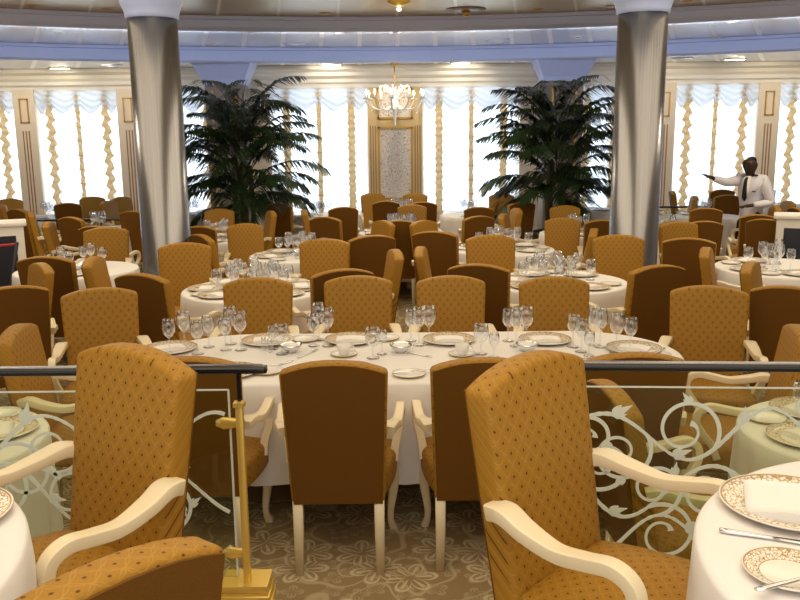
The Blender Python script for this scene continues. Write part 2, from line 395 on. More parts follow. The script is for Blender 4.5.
# cornices
def cornice(name, x0, x1, yb, proj, m):
    mb = MB(); prof = [(0, WZ1 - .02), (.05, WZ1 - .02), (.06, WZ1 + .06), (.12, WZ1 + .09), (.12, WZ1 + .15), (proj * .6, WZ1 + .20), (proj * .6, WZ1 + .26), (proj, WZ1 + .30), (proj, Z3 - .005), (0, Z3 - .005)]
    n = len(prof); vs = []
    for x in (x0, x1):
        e = 1 if x == x1 else -1
        vs += [(x + e * 0, yb - p, z) for p, z in prof]
    fs = [(i, (i + 1) % n, n + (i + 1) % n, n + i) for i in range(n)] + [tuple(range(n)), tuple(reversed(range(n, 2 * n)))]
    return struct(mb.add(vs, fs, False).build(name, m))
cornice('trim_cornice_middle', -2.85, 2.72, WY, .42, 'soffit')
cornice('trim_cornice_left', -11.8, -2.85, WY, .25, 'soffit'); cornice('trim_cornice_right', 2.72, 11.8, WY, .25, 'soffit')

# piers behind the palms
def pier(name, x):
    p = MB().box(x - .33, x + .33, 14.95, 15.45, 0, 2.78).build(name, 'pier', bevel=.02); struct(p)
    for s in (-1, 1):
        MB().box(x + s * .2 - .015, x + s * .2 + .015, 14.92, 14.95, .3, 2.66).build('gold_strip', 'gold', p)
    vs = []
    for z, h, d in ((2.76, .36, .02), (2.84, .37, .03), (3.11, .50, .16), (3.12, .50, .16)):
        vs += [(x - h, 14.94 - d, z), (x + h, 14.94 - d, z), (x + h, 15.46 + d * .3, z), (x - h, 15.46 + d * .3, z)]
    fs = [(3, 2, 1, 0), (12, 13, 14, 15)]
    for k in range(3):
        for i in range(4): fs.append((k * 4 + i, k * 4 + (i + 1) % 4, k * 4 + 4 + (i + 1) % 4, k * 4 + 4 + i))
    MB().add(vs, fs, False).build('capital', 'fascia_blue_glow', p)
pier('column_pier_left', -2.97); pier('column_pier_right', 2.85)
# round columns
def column(name, u, y):
    c = at_y(u, 140, y); x = c.x
    o = struct(MB().lathe([(.0, .0), (.27, .0), (.25, .12), (.235, .14), (.228, 3.03), (.0, 3.03)], 48).build(name, 'column', loc=(x, y, 0)))
    MB().lathe([(.23, 3.00), (.245, 3.01), (.245, 3.04), (.265, 3.10), (.285, 3.14), (.285, 3.17), (.25, 3.19), (.25, Z1)], 48).build('capital', 'fascia_blue_glow', o)
    MB().lathe([(.0, .0), (.27, .0), (.27, .10), (.255, .13)], 48).build('base_ring', 'black', o)
column('column_left', 160, 8.25); column('column_right', 637.5, 8.25)

# ================================================================ CURTAINS
def curtain(name, x0, x1, label, wig=.028):
    y = WY - .03
    c = thing(name, label, 'curtain', ((x0 + x1) / 2, y, WZ0)); ox = (x0 + x1) / 2
    wd = x1 - x0; L = lambda x: x - ox
    bands = [x0 + wd * f for f in (.17, .5, .83)]; edges = [x0] + bands + [x1]
    H = WZ1 - WZ0
    for a, b in zip(edges, edges[1:]):
        ph = random.random() * 6
        def fn(u, v, a=a, b=b, ph=ph):
            x = a + (b - a) * u; z = H * v
            puff = abs(math.sin(v * H / .16 * PI)) * .022 * math.sin(u * PI)
            return (L(x), .05 + .012 * math.sin(u * 11 + ph + 2 * math.sin(v * 9)) - puff, z)
        MB().grid(fn, 14, 60).build('sheer_panel', 'sheer', c)
    for i, bx in enumerate(bands):
        hw = .075 if i != 1 else .045
        def fn(u, v, bx=bx, i=i, hw=hw):
            z = H * v
            if i == 1: wob = 0; ww = hw * (.75 + .25 * abs(math.sin(v * H / .26 * PI)))
            else: wob = wig * math.sin(v * H / .11 * PI) ; ww = hw * (.88 + .12 * math.sin(v * H / .055 * PI))
            return (L(bx) + wob + ww * (2 * u - 1), .0 - .025 * math.sin(u * PI) - .012 * math.sin(v * H / .13 * 2 * PI), z)
        MB().grid(fn, 5, 150).build('gold_band', 'band', c)
        if i == 1:
            for k in range(9):
                z = .1 + k * .26
                MB().box(L(bx) - .06, L(bx) + .06, -.045, -.03, z, z + .022).build('tie', 'goldwall', c)
    # swagged valance across the head of the window
    for a, b in zip(edges, edges[1:]):
        def fn(u, v, a=a, b=b):
            x = a + (b - a) * u; drop = .20 + .22 * math.sin(u * PI) + (.10 if (u < .12 or u > .88) else 0)
            s = 1 - v
            return (L(x), -.03 - .05 * math.sin(v * PI * .9) * math.sin(u * PI) - .010 * math.sin(s * 22 + 3 * math.cos(u * PI)), H + .0 - drop * s)
        MB().grid(fn, 16, 22).build('swag', 'swag', c)
    return c
cl = ['pleated white curtain with gold bands left of the centre gold panel', 'pleated white curtain with gold bands right of the centre gold panel',
      'white curtain with gold bands between left column and left palm', 'white curtain with gold bands between right palm and right column',
      'white swagged curtain with gold bands left of the left column', 'white swagged curtain with gold bands behind the pointing waiter',
      'white curtain with gold bands at the far left edge', 'white curtain with gold bands at the far right edge']
for (a, b), l in zip(spans, cl): curtain('window_curtain', a, b, l, .006 if abs(a) < 2.4 and abs(b) < 2.4 else .026)['group'] = 'window curtains'

# ================================================================ CHAIRS
def make_chair():
    root = thing('dining_armchair', 'x', 'chair')
    LEAN = .165; ZB = .33
    ns, nt = 10, 10
    def zt(s): return .957 + .043 * (1 - abs(s) ** 2.2)
    def hw(t): return .203 + .022 * t
    def P(s, t, y): z = ZB + (zt(s) - ZB) * t; return Vector((s * hw(t), y - LEAN * (z - .45), z))
    mb = MB(); vs, fs = [], []
    idx = {}
    for side in (0, 1):
        for j in range(nt + 1):
            for i in range(ns + 1):
                s = -1 + 2 * i / ns; t = j / nt
                bul = .014 * (1 - s * s) * math.sin(PI * min(1, t * 1.0))
                yy = (-.185 + bul) if side == 0 else -.262
                idx[side, i, j] = len(vs); vs.append(P(s, t, yy))
    for j in range(nt):
        for i in range(ns):
            fs.append((idx[0, i, j], idx[0, i, j + 1], idx[0, i + 1, j + 1], idx[0, i + 1, j]))
            fs.append((idx[1, i, j], idx[1, i + 1, j], idx[1, i + 1, j + 1], idx[1, i, j + 1]))
    ring = [(i, 0) for i in range(ns)] + [(ns, j) for j in range(nt)] + [(i, nt) for i in range(ns, 0, -1)] + [(0, j) for j in range(nt, 0, -1)]
    for k in range(len(ring)):
        a, b = ring[k], ring[(k + 1) % len(ring)]
        fs.append((idx[0, a[0], a[1]], idx[0, b[0], b[1]], idx[1, b[0], b[1]], idx[1, a[0], a[1]]))
    mb.add(vs, fs)
    mb.build('backrest', 'fabric', root, bevel=.016, seg=3)
    # plain rear panel
    mb = MB(); vs, fs = [], []; rows = []
    def Q(i, j, y):
        s = (-1 + 2 * i / ns) * .955; t = .012 + (j / nt) * .972
        return P(s, t, y)
    n1 = (ns + 1) * (nt + 1)
    for y in (-.2595, -.266):
        for j in range(nt + 1):
            for i in range(ns + 1): vs.append(Q(i, j, y))
    g = lambda side, i, j: side * n1 + j * (ns + 1) + i
    for j in range(nt):
        for i in range(ns):
            fs.append((g(0, i, j), g(0, i, j + 1), g(0, i + 1, j + 1), g(0, i + 1, j))); fs.append((g(1, i, j), g(1, i + 1, j), g(1, i + 1, j + 1), g(1, i, j + 1)))
    for k in range(len(ring)):
        a, b = ring[k], ring[(k + 1) % len(ring)]
        fs.append((g(0, *a), g(0, *b), g(1, *b), g(1, *a)))
    mb.add(vs, fs, False).build('back_panel', 'back', root)['label'] = 'plain brown rear panel'
    # seat
    mb = MB(); vs, fs = [], []
    nx, ny = 10, 8
    def S(i, j, top):
        s = -1 + 2 * i / nx; t = j / ny
        y = -.195 + .43 * t + .015 * (1 - s * s) * t; x = s * (.20 + .055 * math.sin(min(1, t * 1.3) * PI / 2))
        return (x, y, (.462 + .024 * (1 - s ** 4) * (1 - (2 * t - 1) ** 4)) if top else .335)
    n1 = (nx + 1) * (ny + 1)
    for top in (0, 1):
        for j in range(ny + 1):
            for i in range(nx + 1): vs.append(S(i, j, top))
    g = lambda side, i, j: side * n1 + j * (nx + 1) + i
    for j in range(ny):
        for i in range(nx):
            fs.append((g(0, i, j), g(0, i, j + 1), g(0, i + 1, j + 1), g(0, i + 1, j))); fs.append((g(1, i, j), g(1, i + 1, j), g(1, i + 1, j + 1), g(1, i, j + 1)))
    ring2 = [(i, 0) for i in range(nx)] + [(nx, j) for j in range(ny)] + [(i, ny) for i in range(nx, 0, -1)] + [(0, j) for j in range(ny, 0, -1)]
    for k in range(len(ring2)):
        a, b = ring2[k], ring2[(k + 1) % len(ring2)]
        fs.append((g(0, *a), g(0, *b), g(1, *b), g(1, *a)))
    mb.add(vs, fs).build('seat', 'fabric', root, bevel=.022, seg=3)
    for sx in (-1, 1):
        MB().sweep([(sx * .178, -.222, .36), (sx * .178, -.225, .2), (sx * .180, -.235, 0)], [.023, .022, .018], [.023, .022, .018], side=(1, 0, 0), n=8, sq=6).build('leg', 'cream', root)
        p, wv = smoothpath([(sx * .215, .185, .36), (sx * .232, .205, .30), (sx * .236, .212, .22), (sx * .222, .198, .11), (sx * .222, .200, .05), (sx * .236, .215, .0)], 5, [.030, .030, .024, .017, .016, .020])
        MB().sweep(p, wv, wv, side=(1, 0, 0), n=12, sq=4).build('leg', 'cream', root)
        p, wv = smoothpath([(sx * .222, -.250, .672), (sx * .234, -.20, .682), (sx * .250, -.13, .664), (sx * .262, -.04, .648), (sx * .270, .04, .658), (sx * .275, .11, .668), (sx * .278, .158, .645), (sx * .275, .168, .59), (sx * .264, .135, .53), (sx * .248, .090, .47), (sx * .242, .065, .41)], 5,
                           [.026, .034, .031, .023, .021, .021, .020, .019, .019, .020, .022])
        hv = []
        for k in range(len(p)):
            hv.append(.022 - .005 * min(1, k / 8))
        sharp(MB().sweep(p, wv, hv, side=(1, 0, 0), n=16, sq=7).build('arm', 'cream', root))
    return root
CHAIR0 = make_chair(); _chair_used = [False]
def new_chair():
    if not _chair_used[0]: _chair_used[0] = True; return CHAIR0
    return copy_tree(CHAIR0)
TOPOFF = .272                          # horizontal distance from chair origin to the top of its backrest
def chair_at(top, face, label, group, z=0):
    f = Vector((face[0], face[1])).normalized()
    c = new_chair(); c.location = (top.x + f.x * TOPOFF, top.y + f.y * TOPOFF, z)
    c.rotation_euler = (0, 0, math.atan2(f.y, f.x) - PI / 2)
    if top.y > 8.8: c.scale = (.87, .95, 1)
    elif 'near side' in label: c.scale = (1.02, 1.0, 1.02); c.location.y -= .05
    c['label'] = label; c['group'] = group
    return c

# ================================================================ TABLES AND CLOTHS
def outline_circle(r, n):
    return [(r * math.cos(2 * PI * i / n), r * math.sin(2 * PI * i / n), math.cos(2 * PI * i / n), math.sin(2 * PI * i / n)) for i in range(n)]
def outline_capsule(hl, r, n):
    s = hl - r; per = 4 * s + 2 * PI * r; out = []
    for i in range(n):
        d = per * i / n
        if d < PI * r: a = -PI / 2 + d / r; out.append((s + r * math.cos(a), r * math.sin(a), math.cos(a), math.sin(a)))
        elif d < PI * r + 2 * s: out.append((s - (d - PI * r), r, 0, 1))
        elif d < 2 * PI * r + 2 * s: a = PI / 2 + (d - PI * r - 2 * s) / r; out.append((-s + r * math.cos(a), r * math.sin(a), math.cos(a), math.sin(a)))
        else: out.append((-s + (d - 2 * PI * r - 2 * s), -r, 0, -1))
    return out
def cloth_mesh(out, drop, folds, amp, seed=0):
    rnd = random.Random(seed); n = len(out); mb = MB(); vs = [(0, 0, 0)]; fs = []
    ph = [rnd.random() * 6.28 for _ in range(3)]
    lev = [(-.5, 0, 0), (-.02, 0, 0), (-.003, -.002, 0), (.004, -.012, 0)] + [(.006, -.012 - (drop - .012) * k / 9, k / 9) for k in range(1, 10)]
    for off, z, k in lev:
        for i, (x, y, nx, ny) in enumerate(out):
            a = i / n * 2 * PI
            if off < -.1: vs.append((x * .5, y * .5, 0)); continue
            wv = math.sin(folds * a + ph[0] + .6 * math.sin(3 * a + ph[1])) * .7 + .3 * math.sin((folds * 2 - 3) * a + ph[2])
            o = off + amp * (k ** .8) * (wv + .6)
            vs.append((x + nx * o, y + ny * o, z))
    for i in range(n): fs.append((0, 1 + i, 1 + (i + 1) % n))
    for l in range(len(lev) - 1):
        for i in range(n):
            j = (i + 1) % n; a = 1 + l * n; b = a + n
            fs.append((a + i, b + i, b + j, a + j))
    return mb.add(vs, fs)
CLOTHZ = .75
ROUND_TOP = {}
def round_table(x, y, r, z, name, seed, drop=.52):
    t = thing('dining_table', 'round pedestal %s under its cloth' % name, 'table', (x, y, z), 0, 'dining tables')
    key = round(r, 3)
    if key not in ROUND_TOP:
        ROUND_TOP[key] = [MB().lathe([(0, .715), (r - .012, .715), (r - .008, .73), (r - .012, .745), (0, .745)], 40).mesh('tabletop', 'wood'),
                          MB().lathe([(0, .04), (.06, .04), (.05, .3), (.06, .65), (.12, .715), (0, .715)], 20).mesh('pedestal', 'wood'),
                          MB().lathe([(0, 0), (.27, 0), (.27, .02), (.06, .045), (0, .045)], 24).mesh('base', 'wood')]
    for nm, me in zip(('tabletop', 'pedestal', 'base'), ROUND_TOP[key]): link(nm, me, t)
    c = cloth_mesh(outline_circle(r, 144), drop, 15, .018, seed).build('tablecloth', 'cloth', None, loc=(x, y, z + CLOTHZ))
    tag(c, 'white floor-length cloth draped over the %s' % name, 'tablecloth', 'white tablecloths')
    return t

TABLES = {   # key: x, y, radius, level, phrase
    'A': (-1.15, 6.60, .56, 0, 'left second-row table'), 'B': (1.28, 6.80, .56, 0, 'right second-row table'),
    'C': (-1.00, 8.45, .50, 0, 'left third-row table'), 'D': (1.08, 8.75, .52, 0, 'right third-row table'),
    'E': (0.03, 10.30, .52, 0, 'middle fourth-row table'),
    'L1': (-2.95, 7.68, .54, 0, 'table left of the left column'), 'R1': (3.38, 7.38, .58, 0, 'table right of the right column'),
    'H1': (-2.12, 9.85, .45, 0, 'table before the left palm'), 'H2': (2.12, 10.05, .45, 0, 'table before the right palm'),
    'L2': (-3.85, 10.98, .42, 0, 'table by the far left railing'), 'R2': (3.20, 10.3, .50, 0, "table under the waiter's pointing hand"),
    'W1': (-1.1, 12.4, .42, 0, 'left window-bay table'), 'W2': (1.02, 12.4, .42, 0, 'right window-bay table'), 'W3': (0.02, 12.6, .30, 0, 'middle window-bay table'),
    'L3': (-5.2, 12.7, .45, 0, 'table behind the far left railing'), 'R3': (4.3, 11.85, .46, 0, 'table behind the waiter'),
    'W4': (-3.1, 12.9, .42, 0, 'window table behind the left palm'), 'W5': (2.95, 13.0, .42, 0, 'window table behind the right palm'),
    'R5': (6.0, 13.5, .45, 0, 'table at the far right windows'),
    'FL': (-1.92, 3.28, .45, 0, 'low table behind left glass balustrade'), 'FR': (1.85, 3.28, .45, 0, 'low table behind right glass balustrade'),
    'GL': (-1.40, 1.50, .62, RAISE, 'raised table at the left edge'), 'GR': (1.22, 1.50, .62, RAISE, 'raised table at the right edge'),
}
for i, (k, (x, y, r, z, nm)) in enumerate(TABLES.items()): round_table(x, y, r, z, nm, i)
MX, MY, MHL, MR = .06, 4.55, 1.48, .54
mt = thing('dining_table', 'long oval dining table under its white cloth behind the railing', 'table', (MX, MY, 0), 0, 'dining tables')
o_ = outline_capsule(MHL - .012, MR - .012, 96); mb = MB(); n = len(o_)
mb.add([(p[0], p[1], z) for z in (.715, .745) for p in o_], [tuple(reversed(range(n))), tuple(range(n, 2 * n))] + [(i, (i + 1) % n, n + (i + 1) % n, n + i) for i in range(n)], False)
mb.build('tabletop', 'wood', mt)
for sx in (-.75, .75):
    MB().lathe([(0, 0), (.27, 0), (.27, .02), (.06, .045), (.05, .3), (.06, .65), (.12, .715), (0, .715)], 24, (sx, 0, 0)).build('pedestal', 'wood', mt)
tag(cloth_mesh(outline_capsule(MHL, MR, 260), .52, 30, .012, 99).build('tablecloth', 'cloth', None, loc=(MX, MY, CLOTHZ)), 'long white cloth draped over the long oval table', 'tablecloth', 'white tablecloths')

# ---------------------------------------------------------------- chair placements: (u, v of top, table, seat phrase, facing or None = towards table)
CAMD, AWAY, LFT, RGT = (0, -1), (0, 1), (-1, 0), (1, 0)
CH = [
 (192, 357, 'M', 'near side, first from left', AWAY), (335, 361, 'M', 'near side, second from left', AWAY), (482, 358, 'M', 'near side, third from left', AWAY), (630, 353, 'M', 'near side, fourth from left', AWAY),
 (257, 282.5, 'M', 'far side, first from left', CAMD), (358, 280.5, 'M', 'far side, second from left', CAMD), (451, 280.5, 'M', 'far side, third from left', CAMD), (555, 281.5, 'M', 'far side, fourth from left', CAMD),
 (99, 293, 'M', 'far left end', (.35, -1)), (24, 331, 'M', 'near left end', (1, .12)), (710, 291, 'M', 'far right end', (-.3, -1)), (792, 332, 'M', 'near right end', (-1, .25)),
 (184, 246, 'A', 'far left seat', (.15, -1)), (324, 242, 'A', 'far right seat', (-.1, -1)), (391, 253, 'A', 'right seat', (-1, -.15)), (331, 270, 'A', 'near right seat', (-.35, 1)), (153, 275, 'A', 'near left seat', (.5, 1)),
 (491, 238, 'B', 'far left seat', (.1, -1)), (619, 238, 'B', 'far right seat', (-.1, -1)), (425, 250, 'B', 'left seat', (1, -.1)), (487, 265, 'B', 'near left seat', (.3, 1)), (651, 267, 'B', 'near right seat', (-.4, 1)),
 (245, 224, 'C', 'far left seat', (.25, -1)), (382, 221, 'C', 'far right seat', (-.9, -.6)), (357, 236, 'C', 'near right seat', (-.35, 1)), (213, 236, 'C', 'near left seat', (.8, .6)),
 (557, 219, 'D', 'far right seat', (-.3, -1)), (429, 221, 'D', 'far left seat', (.75, -.75)), (438, 233, 'D', 'near left seat', (.35, 1)), (587, 231, 'D', 'right seat', (-1, .25)),
 (399, 220, 'E', 'near seat', AWAY), (412, 205, 'E', 'far seat', CAMD), (326, 217, 'E', 'near left seat', (.35, 1)), (306, 210, 'E', 'far left seat', (1, .1)), (478, 216, 'E', 'near right seat', (-.35, 1)), (515, 208.5, 'E', 'right seat', (-1, -.1)),
 (57, 253, 'L1', 'near seat', (.05, 1)), (98, 260, 'A', 'outer left seat', (1, .1)), (105, 230, 'L1', 'far seat', (.05, -1)),
 (711, 251, 'R1', 'left seat', (.8, -.35)), (756, 266, 'R1', 'near seat', (.85, -.5)), (689, 240, 'R1', 'back left seat', (.3, 1)), (680, 224, 'R1', 'far left seat', (.35, -1)),
 (203, 224, 'H1', 'near seat', AWAY), (219, 209, 'H1', 'far seat', CAMD), (264, 212, 'H1', 'right seat', (-1, -.35)),
 (570, 208, 'H2', 'far seat', CAMD), (549, 213, 'H2', 'left seat', (1, -.3)), (596, 218, 'H2', 'near seat', (.1, 1)),
 (96, 226, 'L2', 'near right seat', (.2, 1)), (72, 217, 'L2', 'near left seat', (.5, 1)), (50, 222, 'L2', 'left seat', (1, .2)), (134, 211, 'L2', 'far right seat', (.3, 1)),
 (704, 221, 'R2', 'near seat', (.05, 1)), (706, 208, 'R3', 'near seat', (.2, 1)),
 (343, 207, 'W1', 'near right seat', (-.2, 1)), (283, 203, 'W1', 'near left seat', (.3, 1)), (288, 197, 'W1', 'left seat', (1, -.4)),
 (479, 207, 'W2', 'near seat', (.05, 1)), (501, 194, 'W2', 'far right seat', (-.2, -1)), (521, 202, 'W2', 'right seat', (-.3, 1)),
 (386, 201, 'W3', 'near left seat', AWAY), (423, 202, 'W3', 'near right seat', AWAY), (373, 193.5, 'W3', 'far left seat', (.2, -1)), (415, 193.5, 'W3', 'far right seat', (-.2, -1)),
 (68, 203, 'L3', 'near seat', (-.1, 1)), (92, 197, 'L3', 'far right seat', (.3, -1)), (9, 199, 'L3', 'left seat', (.5, -1)),
 (109, 201, 'W4', 'left seat', (1, -.25)), (122, 197, 'W4', 'far left seat', (1, -.5)),
 (33, 212, 'L2', 'outer left seat', (1, .4)), (19, 209, 'L3', 'near left seat', (.6, 1)), (5, 205, 'L3', 'outermost left seat', (1, .4)),
 (674, 191, 'R5', 'outermost left seat', (1, -.2)), (693, 196, 'R5', 'outer left seat', (-1, .2)), (722, 189.5, 'R5', 'far seat', AWAY), (727, 195, 'R5', 'near seat', AWAY),
 (774, 206, 'R5', 'right seat', (-1, .2)), (787, 201, 'R5', 'outer right seat', (-1, .1)), (799, 208, 'R5', 'outermost right seat', (1, 0)),
 (758, 214.5, 'R3', 'right seat', (.25, 1)), (766, 219, 'R1', 'outer far seat', (.6, .8)),
 (36, 267, 'L0', 'right seat', (-.8, -.6)), (10, 289, 'L0', 'near right seat', (-.5, .85)), (791, 289, 'R0', 'near left seat', (.5, .85)),
]
EXTRA = {'L0': 'table hidden past the left edge', 'R0': 'table hidden past the right edge', 'M': 'long oval table'}
SEATS = {}
for (u, v, tk, ph, face) in CH:
    top = at_z(u, v, .995)
    nm = TABLES[tk][4] if tk in TABLES else EXTRA[tk]
    if tk in TABLES and tk not in ('R1', 'R5', 'L3', 'W4', 'R3', 'L2', 'W3'):
        c = Vector((TABLES[tk][0], TABLES[tk][1])); d = Vector((top.x, top.y)) - c; mn = TABLES[tk][2] + .44
        if d.length < mn:
            d = d.normalized() * mn; top.x, top.y = c.x + d.x, c.y + d.y
    if face is None: face = (TABLES[tk][0] - top.x, TABLES[tk][1] - top.y)
    rear = face[1] > .5 * abs(face[0]) + .2
    lab = ('brown-backed gold armchair, %s of the %s' if rear else 'gold brocade armchair, %s of the %s') % (ph, nm)
    lab = {36: 'narrow gold armchair seen edge-on before the brown-backed chair at the left edge', 10: 'brown-backed gold armchair cut by the left edge, level with the end chair', 791: 'brown-backed gold armchair cut by the right edge, level with the end chair'}.get(u, lab)
    chair_at(top, face, lab, 'gold upholstered dining armchairs')
    SEATS.setdefault(tk, []).append((top, ph))
# side chairs at the tables hidden partly by the balustrade, and the foreground ones on the terrace
chair_at(at_z(622, 392, .995), (1, .08), 'gold armchair behind right balustrade glass, turned to its low table', 'gold upholstered dining armchairs')
def fg_chair(x, y, face, label):
    chair_at(Vector((x, y, 0)), face, label, 'foreground armchairs on the raised terrace', RAISE)
fg_chair(.36, 2.13, (.735, -.68), 'large gold brocade armchair before right balustrade with cream arms, right of centre')
fg_chair(-.765, 2.27, (-.60, -.80), 'large gold brocade armchair before left balustrade with cream arms')
fg_chair(-.465, 1.075, (-.80, .60), 'armchair at the bottom left corner with only its top rail showing')

# ================================================================ TABLEWARE
def proto(name, mb, m): return mb.mesh(name, m)
def glass_prof(h, rb, rr, foot, stem, bowl0):
    o = [(0, 0), (foot, 0), (foot, .003), (.008, .010), (.0045, .02), (.0045, stem - .006), (.010, stem)]
    bz = [(.62, .12), (.93, .32), (1, .48), (.97, .68), (rr / rb, 1)]
    o += [(rb * a, stem + (h - stem) * b) for a, b in bz]
    i = [(rb * a - .0014, stem + .004 + (h - stem - .004) * b) for a, b in reversed(bz)] + [(0, stem + .006)]
    return o + i
ME = {}
ME['tall'] = MB().lathe(glass_prof(.225, .040, .031, .036, .105, 0), 18).mesh('tall_wine_glass', 'glass')
ME['mid'] = MB().lathe(glass_prof(.190, .037, .030, .034, .085, 0), 18).mesh('wine_glass', 'glass')
ME['goblet'] = MB().lathe(glass_prof(.170, .043, .036, .036, .062, 0), 18).mesh('water_goblet', 'glass')
ME['small'] = MB().lathe(glass_prof(.135, .030, .026, .030, .055, 0), 18).mesh('small_glass', 'glass')
def plate_mb(R, h=.018): return MB().lathe([(0, 0), (R * .62, 0), (R * .98, h - .003), (R, h), (R * .985, h + .002), (R * .66, .006), (R * .6, .004), (0, .004)], 48)
ME['plate'] = plate_mb(.155).mesh('dinner_plate', 'rim')
ME['bread'] = plate_mb(.085, .012).mesh('bread_plate', 'porcelain')
def rimring(R, h): return MB().lathe([(R * .93, h * .9 + .0015), (R * 1.003, h + .002), (R * 1.006, h), (R * 1.0, h - .003)], 48)
ME['breadrim'] = rimring(.085, .012).mesh('gold_rim', 'goldrim')
def napkin_mb():
    mb = MB()
    for k in range(1):
        mb.grid(lambda u, v: (-.085 + .17 * u, -.055 + .11 * v, .012 + .010 * math.sin(PI * u) * (1 - .4 * v)), 10, 6)
    n = len(mb.v); mb.v += [(x, y, 0) for x, y, z in mb.v]; k = 11
    top = list(mb.f); mb.f += [tuple(reversed([i + n for i in f])) for f in top]; mb.sm += [True] * len(top)
    ring = [i for i in range(11)] + [11 * j + 10 for j in range(1, 7)] + [66 + i for i in range(9, -1, -1)] + [11 * j for j in range(5, 0, -1)]
    for a, b in zip(ring, ring[1:] + ring[:1]): mb.f.append((a, b, b + n, a + n)); mb.sm.append(False)
    return mb
ME['napkin'] = napkin_mb().mesh('folded_napkin', 'napkin')
ME['knifeblade'] = MB().sweep([(0, .0, .004), (0, .06, .004), (0, .11, .004), (0, .125, .004)], [.007, .009, .008, .002], [.0012] * 4, side=(1, 0, 0), n=6).mesh('blade', 'silver')
ME['knifehandle'] = MB().sweep([(0, -.11, .004), (0, -.09, .004), (0, -.01, .004), (0, .003, .004)], [.007, .009, .006, .005], [.004, .004, .003, .002], side=(1, 0, 0), n=8).mesh('handle', 'silver')
def fork_mb():
    mb = MB().sweep([(0, -.10, .004), (0, -.08, .004), (0, .02, .003), (0, .04, .003), (0, .06, .004)], [.006, .008, .004, .010, .012], [.002] * 5, side=(1, 0, 0), n=6)
    return mb
ME['forkh'] = fork_mb().mesh('handle', 'silver')
ME['tine'] = MB().sweep([(0, .058, .004), (0, .095, .006)], [.0016, .001], [.0014, .001], side=(1, 0, 0), n=6).mesh('tine', 'silver')
ME['cup'] = MB().lathe([(0, 0), (.022, 0), (.024, .004), (.036, .03), (.041, .056), (.039, .056), (.034, .03), (.02, .008), (0, .006)], 24).mesh('cup', 'porcelain')
ME['cuphandle'] = MB().sweep(smoothpath([(.036, 0, .048), (.060, 0, .050), (.062, 0, .026), (.032, 0, .018)], 5), .004, .004, side=(0, 1, 0), n=6, sq=2).mesh('handle', 'porcelain')
ME['saucer'] = plate_mb(.075, .012).mesh('saucer', 'porcelain')
ME['saucerrim'] = rimring(.075, .012).mesh('gold_rim', 'goldrim')
ME['bowl'] = MB().lathe([(0, 0), (.03, 0), (.03, .006), (.05, .02), (.064, .045), (.061, .045), (.046, .022), (0, .012)], 28).mesh('silver_bowl', 'silver')
ME['sugar'] = MB().lathe([(0, .030), (.053, .032), (.040, .046), (.0, .053)], 20).mesh('contents', 'napkin')
ME['shakerbody'] = MB().lathe([(0, 0), (.016, 0), (.018, .01), (.013, .045), (.011, .06), (0, .06)], 16).mesh('jar', 'glass')
ME['shakercap'] = MB().lathe([(0, .060), (.012, .060), (.013, .07), (.008, .08), (0, .082)], 16).mesh('cap', 'silver')
ME['napkinsmall'] = ME['napkin']
CATS = {'tall': ('tall_wine_glass', 'wine glass'), 'mid': ('wine_glass', 'wine glass'), 'goblet': ('water_goblet', 'glass'), 'small': ('small_glass', 'glass')}
TOPZ = CLOTHZ + .0015
def simple(key, name, cat, p, rz, label, group):
    o = link(name, ME[key], None, (p[0], p[1], p[2] if len(p) > 2 else TOPZ)); o.rotation_euler = (0, 0, rz)
    return tag(o, label, cat, group)
def compound(keys, name, cat, p, rz, label, group):
    t = thing(name, label, cat, (p[0], p[1], p[2] if len(p) > 2 else TOPZ), rz, group)
    for k, nm, off in keys:
        link(nm, ME[k], t, off)
    return t
def bread_plate(p, label): return compound([('bread', 'plate', None), ('breadrim', 'gold_rim', None)], 'bread_plate', 'plate', p, 0, label, 'gold-rimmed bread plates')
def cup_saucer(p, label, rz=0):
    a = compound([('saucer', 'plate', None), ('saucerrim', 'gold_rim', None)], 'saucer', 'saucer', p, 0, 'gold-rimmed saucer ' + label, 'saucers')
    q = (p[0], p[1], (p[2] if len(p) > 2 else TOPZ) + .0045)
    compound([('cup', 'bowl', None), ('cuphandle', 'handle', None)], 'coffee_cup', 'cup', q, rz, 'white coffee cup on the saucer ' + label, 'coffee cups')
def knife(p, rz, label): return compound([('knifeblade', 'blade', None), ('knifehandle', 'handle', None)], 'table_knife', 'knife', p, rz, label, 'silver knives')
def fork(p, rz, label): return compound([('forkh', 'handle', None)] + [('tine', 'tine', (dx, 0, 0)) for dx in (-.009, -.003, .003, .009)], 'table_fork', 'fork', p, rz, label, 'silver forks')
def silver_bowl(p, label): return compound([('bowl', 'bowl', None), ('sugar', 'contents', None)], 'sugar_bowl', 'bowl', p, 0, label, 'silver bowls')
def shaker(p, label): return compound([('shakerbody', 'jar', None), ('shakercap', 'cap', None)], 'salt_shaker', 'shaker', p, 0, label, 'salt and pepper shakers')
def ordinal(i): return ['first', 'second', 'third', 'fourth', 'fifth', 'sixth', 'seventh', 'eighth', 'ninth', 'tenth', 'eleventh', 'twelfth', 'thirteenth', 'fourteenth', 'fifteenth', 'sixteenth', 'seventeenth', 'eighteenth'][i]

